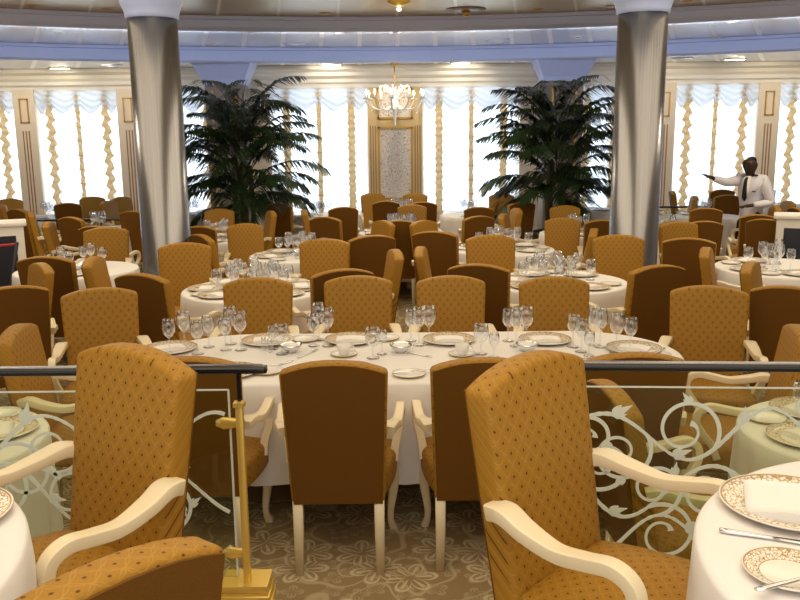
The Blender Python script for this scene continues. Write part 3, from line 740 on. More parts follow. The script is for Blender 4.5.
# long oval table, as laid in the photograph: (u, v of the foot, kind)
MG = [(170, 352, 'mid'), (185, 349, 'tall'), (198, 354, 'mid'), (209, 347, 'mid'), (226, 350, 'mid'), (231, 344, 'tall'), (241, 350, 'tall'), (282, 354, 'goblet'), (273, 349, 'small'),
      (314, 346, 'mid'), (319, 340, 'tall'), (328, 346, 'tall'), (373, 358, 'goblet'), (382, 354, 'small'), (411, 341, 'mid'), (419, 345, 'tall'), (429, 344, 'tall'),
      (481, 354, 'goblet'), (494, 357, 'small'), (508, 341, 'mid'), (516, 346, 'tall'), (526, 345, 'tall'), (573, 347, 'mid'), (581, 352, 'mid'), (589, 356, 'small'), (594, 345, 'tall'), (600, 347, 'tall'),
      (616, 353, 'tall'), (630, 351, 'mid')]
KN = {'tall': 'tall stemmed wine glass', 'mid': 'medium stemmed wine glass', 'goblet': 'wide water goblet', 'small': 'small short-stemmed glass'}
cnt = {}
for u, v, k in sorted(MG):
    i = cnt.get(k, 0); cnt[k] = i + 1
    p = at_z(u, v, TOPZ); simple(k, CATS[k][0], CATS[k][1], (p.x, p.y), random.random() * 6, '%s on the long oval table, %s such from the left' % (KN[k], ordinal(i)), 'glasses on the long oval table')
for i, (u, v, rz) in enumerate([(268, 342, .1), (351, 341, 0), (449, 341, 0), (545, 341, 0)]):
    p = at_z(u, v, TOPZ); lab = '%s plate from left along the far side of the long oval table' % ordinal(i)
    simple('plate', 'dinner_plate', 'plate', (p.x, p.y), 0, 'gold-rimmed dinner plate, ' + lab, 'dinner plates')
    simple('napkin', 'folded_napkin', 'napkin', (p.x, p.y, TOPZ + .0045), rz, 'folded napkin on ' + lab, 'folded napkins')
for i, (u, v, rz, side) in enumerate([(170, 350, .5, 'left'), (634, 350, -.5, 'right')]):
    p = at_z(u, v, TOPZ); lab = 'at the %s end of the long oval table' % side
    simple('plate', 'dinner_plate', 'plate', (p.x, p.y), 0, 'gold-rimmed dinner plate ' + lab, 'dinner plates')
    simple('napkin', 'folded_napkin', 'napkin', (p.x, p.y, TOPZ + .0045), rz, 'rolled white napkin on the plate ' + lab, 'folded napkins')
for i, x in enumerate((-.88, -.28, .36, .97)):
    lab = 'behind the %s near chair of the long oval table' % ordinal(i)
    simple('plate', 'dinner_plate', 'plate', (x, 4.22), 0, 'gold-rimmed dinner plate ' + lab, 'dinner plates')
    simple('napkin', 'folded_napkin', 'napkin', (x, 4.22, TOPZ + .0045), 0, 'folded napkin on plate ' + lab, 'folded napkins')
for u, v, l in [(291, 352, 'left'), (401, 352, 'middle'), (527, 351, 'right')]:
    p = at_z(u, v, TOPZ); silver_bowl((p.x, p.y), 'round silver sugar bowl at the %s of the long oval table' % l)
for u, v, l in [(344, 355, 'behind the second near chair of the oval table'), (462, 355, 'behind the third near chair of the oval table')]:
    p = at_z(u, v, TOPZ); cup_saucer((p.x, p.y), l, -.4)
for u, v, l in [(409, 375, 'between the two middle near chairs of the oval table'), (385, 339, 'between the two middle far chairs of the oval table'), (305, 340, 'between the first two far chairs of the oval table'), (267, 372, 'beside the left rail end on the oval table'), (655, 356, 'at the right end of the oval table, beside the forks')]:
    p = at_z(u, v, TOPZ); bread_plate((p.x, p.y), 'small gold-rimmed bread plate ' + l)
p = at_z(413, 374, TOPZ); knife((p.x, p.y, TOPZ + .012), -1.3, 'butter knife lying on the bread plate between middle near chairs')
for u, v, l in [(264, 350, 'left'), (270, 352, 'right')]:
    p = at_z(u, v, TOPZ); shaker((p.x, p.y), 'small glass salt shaker with silver cap, %s of the pair on the oval table' % l)
for i, (u, v, rz) in enumerate([(276, 366, -.7), (640, 357, -.9), (652, 352, -.9)]):
    p = at_z(u, v, TOPZ); knife((p.x, p.y), rz, 'silver knife on the long oval table, %s from the left' % ordinal(i))
for i, (u, v, rz) in enumerate([(418, 355, -2.2), (646, 350, -.9), (308, 354, -.5)]):
    p = at_z(u, v, TOPZ); fork((p.x, p.y), rz, 'silver fork on the long oval table, %s of three' % ['middle', 'right', 'left'][i])

# round tables: a setting in front of every seat
def setting(tk, top, ph, full, z=0):
    x, y, r, lz, nm = TABLES[tk]; c = Vector((x, y)); d = Vector((top[0], top[1])) - c; d.normalize(); s = Vector((-d.y, d.x))   # s: to the diner's right looking in
    rz = math.atan2(d.y, d.x) + PI / 2; T = lz + TOPZ
    lab = 'the %s of the %s' % (ph, nm)
    P = lambda a, b: (x + d.x * (r - a) + s.x * b, y + d.y * (r - a) + s.y * b, T)
    G = 'place settings on the round tables'
    simple('plate', 'dinner_plate', 'plate', P(.19, 0), 0, 'dinner plate before ' + lab, 'dinner plates')
    q = P(.19, 0); simple('napkin', 'folded_napkin', 'napkin', (q[0], q[1], T + .0045), rz, 'folded napkin before ' + lab, 'folded napkins')
    simple('tall', 'tall_wine_glass', 'wine glass', P(.42, -.10), 0, 'tall wine glass before ' + lab, 'glasses on the round tables')
    simple('mid', 'wine_glass', 'wine glass', P(.38, -.02), 0, 'medium wine glass before ' + lab, 'glasses on the round tables')
    if full > 1:
        simple('goblet', 'water_goblet', 'glass', P(.34, -.18), 0, 'water goblet before ' + lab, 'glasses on the round tables')
        bread_plate(P(.20, .235), 'small bread plate before ' + lab)
FULL = {'A': 2, 'B': 2, 'C': 2, 'D': 2, 'R1': 2, 'L1': 2, 'E': 1}
for tk in ('A', 'B', 'C', 'D', 'E', 'L1', 'H1', 'H2', 'L2', 'W1', 'W2', 'W3'):
    for top, ph in SEATS.get(tk, []):
        setting(tk, top, ph, FULL.get(tk, 1))
    x, y = TABLES[tk][:2]
    if tk in FULL:
        silver_bowl((x, y), 'silver sugar bowl in the middle of the %s' % TABLES[tk][4])
        shaker((x + .09, y + .03), 'salt shaker in the middle of the %s' % TABLES[tk][4])
def seats_on(tk, angs, full):
    x, y, r = TABLES[tk][:3]
    for a, ph in angs: setting(tk, (x + math.cos(math.radians(a)), y + math.sin(math.radians(a))), ph, full)
seats_on('R1', [(200, 'left side'), (265, 'near side'), (115, 'far side'), (345, 'right side')], 2)
seats_on('R2', [(250, 'near side'), (130, 'far side'), (190, 'left side'), (330, 'right side')], 2)
seats_on('L3', [(250, 'near side'), (350, 'right side')], 1); seats_on('R3', [(250, 'near side'), (130, 'far side')], 1)
seats_on('W4', [(250, 'near side'), (20, 'right side')], 1); seats_on('W5', [(200, 'left side'), (300, 'near side')], 1); seats_on('R5', [(180, 'left side'), (270, 'near side')], 1)
seats_on('FL', [(20, 'right side')], 2); seats_on('FR', [(200, 'left side'), (110, 'far side')], 2)
# extra glasses that crowd A and B
# terrace table at right
T = RAISE + TOPZ
p = at_z(790, 508, T); simple('plate', 'dinner_plate', 'plate', (p.x, p.y, T), 0, 'large gold-patterned dinner plate on the raised table at right', 'dinner plates')
nq = simple('napkin', 'folded_napkin', 'napkin', (p.x + .01, p.y, T + .0045), -.35, 'square white napkin on the large gold-patterned plate at right', 'folded napkins'); nq.scale = (1.25, 1.7, 1)
p = at_z(775, 540, T); k_ = knife((p.x, p.y, T), 1.22, 'patterned silver knife before the large gold-patterned plate'); k_.rotation_euler[2] = -1.95
p = at_z(789, 575, T); b_ = simple('plate', 'bread_plate', 'plate', (p.x, p.y, T), 0, 'small gold-patterned side plate at the bottom right corner', 'gold-rimmed bread plates'); b_.scale = (.56, .56, .8)
p = at_z(797, 588, T); fork((p.x, p.y, T + .014), -1.2, 'silver fork resting on the small side plate at bottom right')
p = at_z(-60, 520, T); simple('plate', 'dinner_plate', 'plate', (p.x, p.y, T), 0, 'gold-patterned plate on the raised table at left', 'dinner plates')

# ================================================================ BALUSTRADE
RY = 2.72; RAILZ = 1.197
_rb = [0]
def ribbon(mb, pts, w, y=None, th=.003):
    _rb[0] += 1
    if y is None: y = -.0003 * (_rb[0] % 9)
    m = len(pts); vs = []
    W = w if isinstance(w, list) else [w] * m
    for i, p in enumerate(pts):
        a = pts[max(i - 1, 0)]; b = pts[min(i + 1, m - 1)]
        tx, tz = b[0] - a[0], b[1] - a[1]; L = math.hypot(tx, tz) or 1; nx, nz = -tz / L, tx / L
        for s in (-1, 1):
            vs.append((p[0] + nx * s * W[i], y, p[1] + nz * s * W[i]))
    n = len(vs); vs += [(x, y + th, z) for x, _, z in vs]
    fs = []
    for i in range(m - 1):
        a, b, c, d = 2 * i, 2 * i + 1, 2 * i + 3, 2 * i + 2
        fs += [(a, d, c, b), (a + n, b + n, c + n, d + n), (a, b, b + n, a + n) if i == 0 else (a, a + n, d + n, d), (b, c, c + n, b + n)]
        if i == 0: fs.append((a, a + n, d + n, d))
    mb.add(vs, fs, False)
def leaf(mb, x, z, ang, L):
    for da, l, wd in ((0, 1.0, .20), (.85, .62, .20), (-.85, .62, .20)):
        a = ang + da; pts, W = [], []
        for k in range(9):
            t = k / 8; bend = da * .5 * t
            pts.append((x + L * l * t * math.cos(a - bend), z + L * l * t * math.sin(a - bend))); W.append(max(.0008, L * wd * math.sin(PI * min(1, t ** .7)) * (1 - .3 * t)))
        ribbon(mb, pts, W)
def spiral(mb, x, z, ang, R, turns, sgn, w0=.010, box=None):
    # starts at (x, z) heading ang and curls inward; left out when it would leave the pane
    n = int(40 * turns); px, pz, a = x, z, ang; pts = [(px, pz)]; W = [w0]
    for k in range(n):
        t = k / n; r = R * (1 - .78 * t); ds = r * 2 * PI * turns / n
        a += sgn * ds / r; px += ds * math.cos(a); pz += ds * math.sin(a); pts.append((px, pz)); W.append(w0 * (1 - .5 * t) + .008 * max(0, (t - .85) / .15))
    if box and any(not (box[0] < q[0] < box[1] and box[2] < q[1] < box[3]) for q in pts): return None
    ribbon(mb, pts, W); k = int(n * .25)
    return pts[k], math.atan2(pts[k + 1][1] - pts[k][1], pts[k + 1][0] - pts[k][0])
def vines(x0, x1, z0, z1, seed):
    rnd = random.Random(seed); mb = MB(); lam = .54; H = z1 - z0; box = (x0 + .012, x1 - .012, z0 + .01, z1 - .006)
    for row, (zc, A, ph) in enumerate(((z0 + .76 * H, .085, .4), (z0 + .47 * H, .10, 2.4), (z0 + .20 * H, .08, 4.2))):
        X0, X1 = x0 + .015, x1 - .015; N = 150
        fn = lambda x: zc + A * math.sin(2 * PI * (x - x0) / lam + ph) + .012 * math.sin(17 * x + seed)
        ribbon(mb, [(X0 + (X1 - X0) * i / N, fn(X0 + (X1 - X0) * i / N)) for i in range(N + 1)], [.0058 + .002 * math.sin(.9 * i) ** 2 * math.sin(i * .13) for i in range(N + 1)])
        x = X0 + .03
        while x < X1 - .06:
            sl = math.atan2(fn(x + .01) - fn(x), .01)
            for sg in ((1, -1) if rnd.random() < .5 else (-1, 1)):
                for R in (.105, .08, .055):
                    q = spiral(mb, x, fn(x), sl + sg * .25, R * rnd.uniform(.9, 1.1), 1.3, sg, .0070, box)
                    if q:
                        leaf(mb, q[0][0], q[0][1], q[1] - sg * 1.0, .046); break
                if q: break
            xm = x + .09; a2 = math.atan2(fn(xm + .01) - fn(xm), .01); sg = 1 if rnd.random() < .5 else -1
            leaf(mb, xm, fn(xm), a2 + sg * .8, .052 + .02 * rnd.random())
            x += .215 * rnd.uniform(.9, 1.2)
    e = .006
    mb.v = [(min(max(x, x0 + e), x1 - e), y, min(max(z, z0 + e), z1 - e)) for x, y, z in mb.v]
    return mb
def balustrade(name, label, sgn, seed):
    b = thing(name, label, 'balustrade', (sgn * .53, RY, RAISE), 0, 'glass balustrades')
    def W(mbx): mbx.v = [(x - sgn * .53, y - RY, z - RAISE) for x, y, z in mbx.v]; return mbx
    mb = MB().sweep([(sgn * .445, RY, RAILZ), (sgn * .46, RY, RAILZ), (sgn * 2, RY, RAILZ), (sgn * 6, RY, RAILZ)], .022, [.012, .0135, .0135, .0135], side=(0, 1, 0), n=14, sq=3.2)
    W(mb).build('handrail', 'rail', b)
    W(MB().box(min(sgn * .46, sgn * 6), max(sgn * .46, sgn * 6), RY - .010, RY + .010, RAILZ + .013, RAILZ + .0165)).build('rail_inlay', 'chrome', b)
    segs = [(.575, 1.82), (1.86, 3.2), (3.24, 4.6)]
    zb, zt = RAISE + .085, 1.125
    for i, (a, c) in enumerate(segs):
        x0, x1 = (a, c) if sgn > 0 else (-c, -a)
        W(MB().box(x0, x1, RY - .004, RY + .004, zb, zt)).build('glass_pane', 'pane', b)
        W(MB().box(x0, x1, RY - .0042, RY + .0042, zt, zt + .004)).build('pane_edge', 'etch', b)
        if i == 0: W(MB().box(sgn * .575 - .003, sgn * .575 + .003, RY - .0042, RY + .0042, zb, zt)).build('pane_edge', 'etch', b)  # pale strip stands in for the highlight on the pane's end edge
        v = vines(x0, x1, zb, zt, seed + i); v.v = [(x, y + RY - .0085, z) for x, y, z in v.v]
        W(v).build('etched_vine', 'etch', b)
        px = sgn * (.535 if i == 0 else a - .02)
        if i: W(MB().box(px - .012, px + .012, RY + .012, RY + .030, RAISE + .02, zt - .03)).build('post', 'brass', b)
        else:
            W(MB().box(px - .012, px + .012, RY - .045, RY - .020, RAISE + .05, 1.085)).build('post', 'brass', b, bevel=.003)
            W(MB().box(px - .018, px + .018, RY - .050, RY - .015, 1.080, 1.095)).build('post_cap', 'brass', b)
            W(MB().box(px - .006, px + .006, RY - .028, RY - .008, 1.09, RAILZ - .008)).build('rail_bracket', 'rail', b)
        for z in (1.015, .545):
            W(MB().sweep([(px - sgn * .01, RY - .012, z), (px + sgn * .02, RY - .012, z), (px + sgn * .06, RY - .012, z), (px + sgn * .085, RY - .012, z)], [.010, .010, .010, .006], [.012, .017, .022, .010], side=(0, 1, 0), n=12, sq=2)).build('clamp', 'brass', b)
    px = sgn * .535
    for k in range(3):
        W(MB().box(px - .10 + .006 * k, px + .085 - .006 * k, RY - .085 + .01 * k, RY + .06 - .01 * k, RAISE + .028 * k, RAISE + .028 * k + .020)).build('base_step', 'brass', b, bevel=.003)
        W(MB().box(px - .088, px + .073, RY - .072, RY + .048, RAISE + .028 * k + .02, RAISE + .028 * k + .028)).build('base_groove', 'brass', b)
    b.rotation_euler = (0, 0, math.radians(-3.5) if sgn > 0 else 0)
    return b
balustrade('glass_balustrade', 'black-railed balustrade of vine-etched glass left of the opening', -1, 11)
balustrade('glass_balustrade', 'black-railed balustrade of vine-etched glass right of the opening', 1, 31)
# far railings
def far_rail(x0, x1, y, z, label):
    b = thing('glass_balustrade', label, 'balustrade', ((x0 + x1) / 2, y, 0), 0, 'glass balustrades'); h = (x1 - x0) / 2
    MB().sweep([(-h, 0, z), (0, 0, z), (h, 0, z)], .025, .016, side=(0, 1, 0), n=10, sq=3).build('handrail', 'rail', b)
    MB().box(-h, h, -.004, .004, .08, z - .10).build('glass_pane', 'pane', b)
    for i in range(4):
        x = -h + .05 + i * (2 * h - .1) / 3
        MB().box(x - .015, x + .015, -.03, -.006, 0, z - .012).build('post', 'brass', b)
far_rail(-5.1, -3.25, 11.55, .815, 'far black-railed glass balustrade left of the left column'); far_rail(3.55, 4.75, 12.6, .81, 'far black-railed glass balustrade behind the waiter')

# ================================================================ CABINETS, ROPE
def cabinet(x0, x1, y0, y1, h, label, z=0):
    b = thing('service_cabinet', label, 'cabinet', ((x0 + x1) / 2, (y0 + y1) / 2, 0), 0, 'service cabinets'); hx, hy = (x1 - x0) / 2, (y1 - y0) / 2
    MB().box(-hx, hx, -hy, hy, .04, h - .04).build('body', 'white', b, bevel=.01)
    MB().box(-hx - .03, hx + .03, -hy - .03, hy + .03, h - .04, h).build('top', 'white', b, bevel=.012)
    MB().box(-hx + .03, hx - .03, -hy + .03, hy - .03, 0, .04).build('plinth', 'black', b)
    t = .075
    MB().box(-hx + t, hx - t, -hy - .006, -hy + .002, .15, h - .13).build('inset_panel', 'dark', b)
    return b
def cabinet_at(u, v, y, sgn, label):
    c = at_y(u, v, y); hgt = c.z; wd, dp = 1.1, .34
    b = cabinet(-wd / 2, wd / 2, -dp / 2, dp / 2, hgt, label); a = -sgn * math.atan2(abs(c.x), c.y); b.rotation_euler = (0, 0, a)
    lx, ly = -sgn * wd / 2, -dp / 2                         # the front corner nearest the aisle stands at c
    b.location = (c.x - (lx * math.cos(a) - ly * math.sin(a)), c.y - (lx * math.sin(a) + ly * math.cos(a)), 0)
    return c
c = cabinet_at(23, 222, 8.3, -1, 'white service cabinet with dark inset panel at the left edge')
c2 = cabinet_at(777, 215, 8.7, 1, 'white service cabinet with dark inset panel at the right edge')
st = thing('rope_stanchion', 'black leaning stanchion with a red rope beside the left cabinet', 'stanchion', (c.x + .05, c.y - .42, 0))
MB().sweep([(-.16, 0, .0), (-.10, 0, .35), (.06, 0, .98)], .02, .02, side=(0, 1, 0), n=10, sq=2).build('post', 'black', st)
MB().lathe([(0, 0), (.13, 0), (.13, .015), (.03, .03), (0, .03)], 20, (-.16, 0, 0)).build('base', 'black', st)
MB().sweep(smoothpath([(.06, 0, .965), (-.05, -.01, .955), (-.5, -.02, .93), (-1.1, -.02, .94)], 5), .012, .012, side=(0, 1, 0), n=8, sq=2).build('rope', 'red', st)

# ================================================================ PALMS
def palm(x, y, seed, label):
    rnd = random.Random(seed)
    p = thing('potted_palm', label, 'plant', (x, y, 0), 0, 'potted palms')
    MB().lathe([(0, 0), (.24, 0), (.30, .10), (.34, .50), (.36, .52), (.33, .54), (.30, .46), (0, .46)], 28).build('planter', 'pot', p)
    for k in range(4):
        a = k * PI / 2 + .4; q = [(.10 * math.cos(a), .10 * math.sin(a), .44), (.13 * math.cos(a), .13 * math.sin(a), .9), (.10 * math.cos(a), .10 * math.sin(a), 1.5)]
        MB().sweep(smoothpath(q, 4), .035, .035, n=8, sq=2).build('trunk', 'stemg', p)
    nf = 70
    for k in range(nf):
        az = k * 2.399 + rnd.random() * .5; lev = k / nf
        z0 = .80 + 1.05 * lev + rnd.random() * .15; L = (.95 + .35 * rnd.random()) * (1.0 if lev > .3 else .8)
        el = math.radians(34 + 44 * lev + rnd.uniform(-10, 12)); drp = 1.25 + .5 * rnd.random()
        d = Vector((math.cos(az), math.sin(az), 0)); pts = []; pos = Vector((.08 * math.cos(az), .08 * math.sin(az), z0)); e = el; n = 14
        for i in range(n + 1):
            pts.append(pos.copy()); st_ = L / n; e -= drp / n * (.4 + 1.2 * i / n)
            pos = pos + (d * math.cos(e) + Vector((0, 0, math.sin(e)))) * st_
        mb = MB().sweep(pts, [.008 * (1 - .8 * i / n) + .001 for i in range(n + 1)], [.008 * (1 - .8 * i / n) + .001 for i in range(n + 1)], n=5, sq=2)
        sd = Vector((-d.y, d.x, 0))
        for i in range(3, n + 1):
            for sub in (0, .5):
                if i + sub > n: continue
                t = (i + sub) / n; a = pts[i] if sub == 0 else (pts[i] + pts[min(i + 1, n)]) / 2; tg = (pts[min(i + 1, n)] - pts[i - 1]).normalized()
                ll = (.46 * math.sin(PI * (.12 + .80 * t)) + .05) * (.85 + .3 * rnd.random()); wv = .019
                for s in (-1, 1):
                    dirv = (sd * s * .75 + tg * .75 + Vector((0, 0, -.10))).normalized(); nrm = dirv.cross(Vector((0, 0, 1))).normalized()
                    m1 = a + dirv * ll * .5; e1 = m1 + (dirv + Vector((0, 0, -.6 - .4 * rnd.random()))).normalized() * ll * .5
                    vs = [a, m1 + nrm * wv, m1 - nrm * wv, e1]
                    mb.add(vs, [(0, 2, 1), (1, 2, 3)])
        mb.build('frond', 'leaf', p)
    return p
palm(-2.18, 12.0, 3, 'tall dark green potted palm left of the centre window bay')
palm(2.20, 12.0, 8, 'tall dark green potted palm right of the centre window bay')

# ================================================================ CHANDELIER AND CEILING FITTINGS
ch = thing('chandelier', 'crystal branched chandelier hanging before the centre gold panel', 'chandelier', (CB, 15.15, 0))
MB().lathe([(0, Z3 - .05), (.07, Z3 - .045), (.09, Z3), (0, Z3)], 20).build('canopy', 'gold', ch)
MB().lathe([(0, 2.66), (.012, 2.66), (.012, Z3 - .04), (0, Z3 - .04)], 10).build('stem', 'gold', ch)
MB().lathe([(0, 2.02), (.012, 2.03), (.02, 2.07), (.008, 2.11), (.03, 2.20), (.05, 2.30), (.09, 2.38), (.06, 2.46), (.03, 2.50), (.06, 2.56), (.03, 2.62), (.02, 2.68), (0, 2.68)], 20).build('glass_body', 'porcelain', ch)
MB().lathe([(0, 2.27), (.035, 2.30), (.055, 2.36), (.045, 2.40), (0, 2.41)], 16).build('gold_core', 'gold', ch)
for k in range(10):
    a = 2 * PI * k / 10 + .2; ca, sa = math.cos(a), math.sin(a)
    arm = MB().sweep(smoothpath([(.03 * ca, .03 * sa, 2.42), (.2 * ca, .2 * sa, 2.32), (.40 * ca, .40 * sa, 2.36), (.50 * ca, .50 * sa, 2.50)], 6), .011, .011, n=8, sq=2).build('arm', 'porcelain', ch)
    MB().lathe([(0, 2.49), (.05, 2.50), (.055, 2.52), (.015, 2.52), (.012, 2.57), (0, 2.57)], 14, (.5 * ca, .5 * sa, 0)).build('candle_cup', 'porcelain', arm)
    MB().lathe([(0, 2.57), (.014, 2.585), (.018, 2.61), (.006, 2.65), (0, 2.66)], 10, (.5 * ca, .5 * sa, 0)).build('bulb', 'bulb', arm)
    MB().sweep(smoothpath([(.03 * ca, .03 * sa, 2.56), (.14 * ca, .14 * sa, 2.66), (.24 * ca, .24 * sa, 2.72), (.27 * ca, .27 * sa, 2.63), (.22 * ca, .22 * sa, 2.62)], 5), .012, .012, n=8, sq=2).build('crystal_curl', 'porcelain', ch)
    MB().lathe([(0, 2.30), (.012, 2.32), (.014, 2.35), (0, 2.40)], 8, (.40 * ca, .40 * sa, -.06)).build('crystal_drop', 'crystal', ch)

def downlight(u, v, z, label, lit=True, r=.07):
    p = at_z(u, v, z); t = thing('ceiling_downlight', label, 'downlight', (p.x, p.y, z), 0, 'ceiling downlights')
    MB().lathe([(r * .7, -.005), (r, -.014), (r * 1.05, -.004), (r * 1.05, 0), (0, 0)], 20).build('trim_ring', 'gold' if z > 3.4 else 'white', t)
    MB().lathe([(r * .72, -.004), (r * .4, -.010), (0, -.012)], 20).build('lens', 'bulb' if lit else 'dark', t)
k = 0
for (u, v) in [(30, 6), (107, 9), (183, 12), (325, 14), (541, 9), (612, 6), (689, 3), (786, 11)]:
    pass
D = [(31, 6, Z1), (107, 9, Z1), (325, 13, Z1), (538, 9, Z1), (611, 6, Z1), (687, 1, Z1), (60, 32, Z2), (340, 33, Z2), (733, 22, Z2), (578, 37, Z2), (395, 32, Z2), (196, 71, Z3), (597, 65, Z3), (78, 46, Z2), (716, 37, Z2), (212, 44, Z2)]
for i, (u, v, z) in enumerate(D):
    row = {Z1: 'upper bronze ceiling', Z2: 'silver ceiling ring', Z3: 'outer ceiling by a palm'}[z]
    n_ = sum(1 for q in D if q[2] == z and q[0] < u)
    downlight(u, v, z, 'small round downlight in the %s, %s from left' % (row, ordinal(n_)), lit=(z == Z3))
def box_light(u, v, lit, label):
    p = at_z(u, v, Z3); t = thing('ceiling_light', label, 'ceiling light', (p.x, p.y, Z3), 0, 'rectangular ceiling lights')
    MB().box(-.17, .17, -.10, .10, -.02, 0).build('frame', 'white', t, bevel=.004)
    MB().box(-.14, .14, -.075, .075, -.026, -.019).build('diffuser', 'bulb', t)
box_light(60, 67.5, 1, 'lit rectangular ceiling light above the left windows'); box_light(332, 64, 1, 'lit rectangular ceiling light left of the chandelier')
box_light(460, 62.5, 1, 'lit rectangular ceiling light right of the chandelier'); box_light(735, 58.5, 1, 'lit rectangular ceiling light above the waiter')
def vent(u, v, z, label):
    p = at_z(u, v, z); t = thing('ceiling_vent', label, 'vent', (p.x, p.y, z), 0, 'ceiling vents')
    MB().lathe([(0, -.02), (.10, -.02), (.17, -.012), (.19, 0), (0, 0)], 24).build('frame', 'fascia', t)
    MB().lathe([(0, -.03), (.06, -.028), (.09, -.021), (0, -.021)], 20).build('cone', 'white', t)
vent(295, 43, Z2, 'round ceiling vent left of the chandelier'); vent(498, 40, Z2, 'round ceiling vent right of the chandelier'); vent(784, 43, Z2, 'round ceiling vent at the right edge'); vent(112, 65, Z3, 'round speaker vent above the left windows'); vent(682, 58, Z3, 'round speaker vent above the right windows')
p = at_z(466, 9, Z1); t = thing('ceiling_fixture', 'round bronze ceiling fixture in the upper ceiling right of centre', 'ceiling light', (p.x, p.y, Z1))
MB().lathe([(0, -.03), (.10, -.03), (.26, -.012), (.27, 0), (0, 0)], 28).build('plate', 'pot', t); MB().lathe([(0, -.10), (.04, -.09), (.06, -.03), (0, -.03)], 18).build('knob', 'gold', t)
p = at_z(399, 6, Z1 - .22); t = thing('ceiling_lamp', 'gold ceiling lamp at the top centre edge', 'ceiling light', (p.x, p.y, Z1))
MB().lathe([(0, -.24), (.03, -.225), (.12, -.19), (.15, -.12), (.08, -.05), (.05, 0), (0, 0)], 24).build('bowl', 'brass', t)
MB().lathe([(0, -.275), (.02, -.265), (.025, -.25), (0, -.238)], 12).build('finial', 'bulb', t)

# blue-white LED strips along the underside of the upper fascia, shining outwards over the silver ring
for k in range(-7, 8):
    a = k * .125; r = R1 + .16
    d = bpy.data.lights.new('cove_strip', 'AREA'); d.shape = 'RECTANGLE'; d.size = 1.2; d.size_y = .05; d.energy = 3.2; d.color = (.70, .78, 1.0)
    o = bpy.data.objects.new('cove_strip', d); COL.objects.link(o); o.location = (CX + r * math.sin(a), CY + r * math.cos(a), Z2 - .05)
    o.rotation_euler = Vector((math.sin(a), math.cos(a), .02)).to_track_quat('-Z', 'Y').to_euler()
# warm spots: cove wash on the centre cornice, then lamps added to brighten walls
def spot(loc, target, watts, color, ang=100, rad=.08):
    d = bpy.data.lights.new('warm_wash', 'SPOT'); d.energy = watts; d.color = color; d.spot_size = math.radians(ang); d.spot_blend = .8; d.shadow_soft_size = rad
    o = bpy.data.objects.new('warm_wash', d); COL.objects.link(o); o.location = loc
    o.rotation_euler = (Vector(target) - Vector(loc)).to_track_quat('-Z', 'Y').to_euler()
for x in (-1.25, 1.15): spot((x, 15.0, Z3 - .04), (x, 15.8, 2.75), 16, WARM, 100)
for x in (-8.0, -6.7, -4.95, 4.9, 6.65, 8.0): spot((x, 14.7, Z3 - .04), (x, 16, 2.0), 22, WARM, 120)  # added to brighten the backlit window wall
spot((CB, 14.6, Z3 - .04), (CB, 16, 1.6), 45, WARM, 70)  # added to brighten the centre gold panel
for x, yy in ((0, 11.8), (-4.6, 9.5), (4.7, 9.5)): spot((x, yy, Z2 - .04), (x, yy - .6, 0), 130, WARM, 130, .15)  # spots at ceiling height aimed down at the dining floor

# ================================================================ WAITER
def skin_obj(name, verts, edges, radii, m, parent, sub=2):
    me = bpy.data.meshes.new(name); me.from_pydata([tuple(v) for v in verts], edges, []); o = bpy.data.objects.new('tmp', me); COL.objects.link(o)
    o.modifiers.new('s', 'SKIN'); sm = o.modifiers.new('u', 'SUBSURF'); sm.levels = sub; sm.render_levels = sub
    for i, r in enumerate(radii):
        d = me.skin_vertices[0].data[i]; d.radius = r if isinstance(r, tuple) else (r, r); d.use_root = (i == 0)
    b = bake(o); b.name = name; bpy.data.objects.remove(o); b.materials.clear(); b.materials.append(MT[m])
    for p_ in b.polygons: p_.use_smooth = True
    return link(name, b, parent)
class Chain:
    def __init__(s): s.v = []; s.e = []; s.r = []
    def run(s, pts, rad, start=None):
        prev = start
        for p_, r_ in zip(pts, rad):
            s.v.append(Vector(p_)); s.r.append(r_); k = len(s.v) - 1
            if prev is not None: s.e.append((prev, k))
            prev = k
        return prev
wp = at_z(752, 262, 0.0)
WX, WYY = 4.50, 10.90
wt = thing('person', 'waiter in white jacket and dark tie pointing left, standing by the windows', 'person', (WX, WYY, 0), 0)
fd = Vector((-.80, -.60, 0)); rt = Vector((-.60, .80, 0))      # facing, his right
V3 = lambda f, r, z: fd * f + rt * r + Vector((0, 0, z))
SH = 1.335
body = Chain()
pel = body.run([V3(-.04, 0, .86)], [(.095, .08)])
ab = body.run([V3(-.03, 0, 1.0), V3(.0, 0, 1.16), V3(.02, 0, 1.29)], [(.10, .075), (.10, .07), (.06, .05)], pel)
nk = body.run([V3(.05, 0, 1.39), V3(.065, 0, 1.43)], [.055, .052], ab)
hd = body.run([V3(.085, 0, 1.52), V3(.09, 0, 1.585), V3(.085, 0, 1.63)], [(.078, .084), (.086, .096), (.06, .066)], nk)
hk = nk + 1
body.run([V3(.158, 0, 1.545), V3(.176, 0, 1.532)], [(.020, .024), (.013, .012)], hk)   # nose
for s in (-1, 1): body.run([V3(.07, .085 * s, 1.545)], [.014], hk)   # ears
palmR = Vector((-.595, -.02, 1.405)); elR = Vector((-.33, .05, 1.315)); shR = V3(.03, .17, SH)
palmL = V3(.21, -.06, 1.02); elL = V3(-.05, -.27, 1.06); shL = V3(.02, -.17, SH)
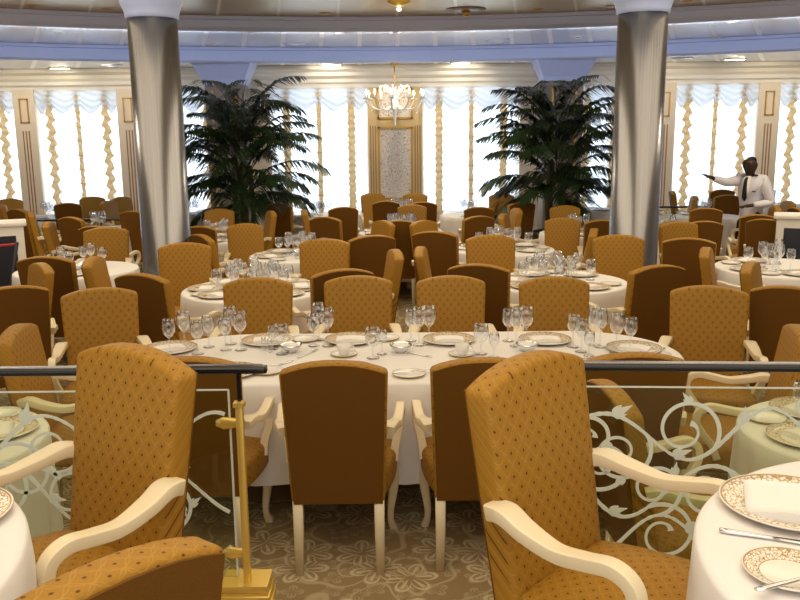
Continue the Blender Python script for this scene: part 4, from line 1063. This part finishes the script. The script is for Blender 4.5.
for sh, el, pm, sgn in ((shR, elR, palmR, 1), (shL, elL, palmL, -1)):
    d = (pm - el).normalized(); wrist = pm - d * .06
    k = body.run([sh, sh.lerp(el, .5), el, el.lerp(wrist, .55), wrist, pm], [.018, .026, .030, .032, .025, (.034, .02)], ab)
    side = d.cross(Vector((0, 0, 1))).normalized(); up = Vector((0, 0, 1))
    for i, (o_, L) in enumerate(((-.026, .060), (-.009, .072), (.009, .068), (.026, .054))):
        b0 = pm + d * .03 + side * o_
        body.run([b0, b0 + d * L * .5 + up * .004, b0 + d * L * .9 - up * .012], [.010, .009, .008], k)
    b0 = pm - d * .01 + side * (-.034 * sgn)
    body.run([b0, b0 + d * .03 - up * .02, b0 + d * .055 - up * .028], [.012, .010, .009], k)
for s in (-1, 1):
    body.run([V3(-.03, .09 * s, .80), V3(.02, .10 * s, .46), V3(-.04, .10 * s, .10), V3(-.03, .10 * s, .055), V3(.10, .11 * s, .03)], [.085, .06, .042, .04, .03], pel)
skin_obj('body', body.v, body.e, body.r, 'skin', wt)
jk = Chain()
j0 = jk.run([V3(-.03, 0, .80)], [(.165, .135)])
j1 = jk.run([V3(-.03, 0, .95), V3(.0, 0, 1.14), V3(.03, 0, 1.30), V3(.045, 0, 1.385)], [(.155, .12), (.175, .125), (.155, .115), (.075, .07)], j0)
for sh, el, pm in ((shR, elR, palmR), (shL, elL, palmL)):
    d = (pm - el).normalized(); jk.run([sh + Vector((0, 0, .012)), sh.lerp(el, .5), el, el.lerp(pm - d * .10, .6), pm - d * .085], [.088, .070, .058, .052, .044], j1 - 1)
skin_obj('jacket', jk.v, jk.e, jk.r, 'jacket', wt)
for s in (-1, 1):
    tr = Chain(); tr.run([V3(-.03, .08 * s, .86), V3(.02, .10 * s, .46), V3(-.04, .10 * s, .08)], [.108, .082, .07]); skin_obj('trouser_leg', tr.v, tr.e, tr.r, 'trousers', wt)
    so = Chain(); so.run([V3(-.07, .10 * s, .045), V3(.04, .105 * s, .04), V3(.14, .11 * s, .032)], [.045, .045, .034]); skin_obj('shoe', so.v, so.e, so.r, 'shoe', wt)
    MB().lathe([(0, -.007), (.006, -.003), (.007, 0), (.006, .003), (0, .007)], 10, V3(.150, .030 * s, 1.570)).build('eye', 'eye', wt)
hr = Chain(); hr.run([V3(.035, 0, 1.545), V3(.060, 0, 1.60), V3(.085, 0, 1.632)], [(.072, .066), (.080, .076), (.062, .062)]); skin_obj('hair', hr.v, hr.e, hr.r, 'hair', wt)
wt.scale = (.97, .97, .965)
# shirt front and tie lie on the jacket's chest
tie = [V3(.125, 0, 1.385), V3(.158, 0, 1.34), V3(.165, .0, 1.22), V3(.162, 0, 1.12), V3(.155, 0, 1.08)]
MB().sweep(tie, [.018, .022, .030, .036, .006], .008, side=rt, n=8, sq=3).build('necktie', 'trousers', wt)
MB().sweep([V3(.10, 0, 1.40), V3(.142, 0, 1.34), V3(.150, 0, 1.22), V3(.145, 0, 1.12)], [.045, .055, .048, .010], .010, side=rt, n=8, sq=3).build('shirt_front', 'napkin', wt)
MB().box(-.035, .035, -.004, .004, -.006, .006).build('pocket_square', 'trousers', wt).matrix_local = Matrix.Translation(V3(.135, -.10, 1.21)) @ Matrix.Rotation(math.atan2(rt.y, rt.x), 4, 'Z')
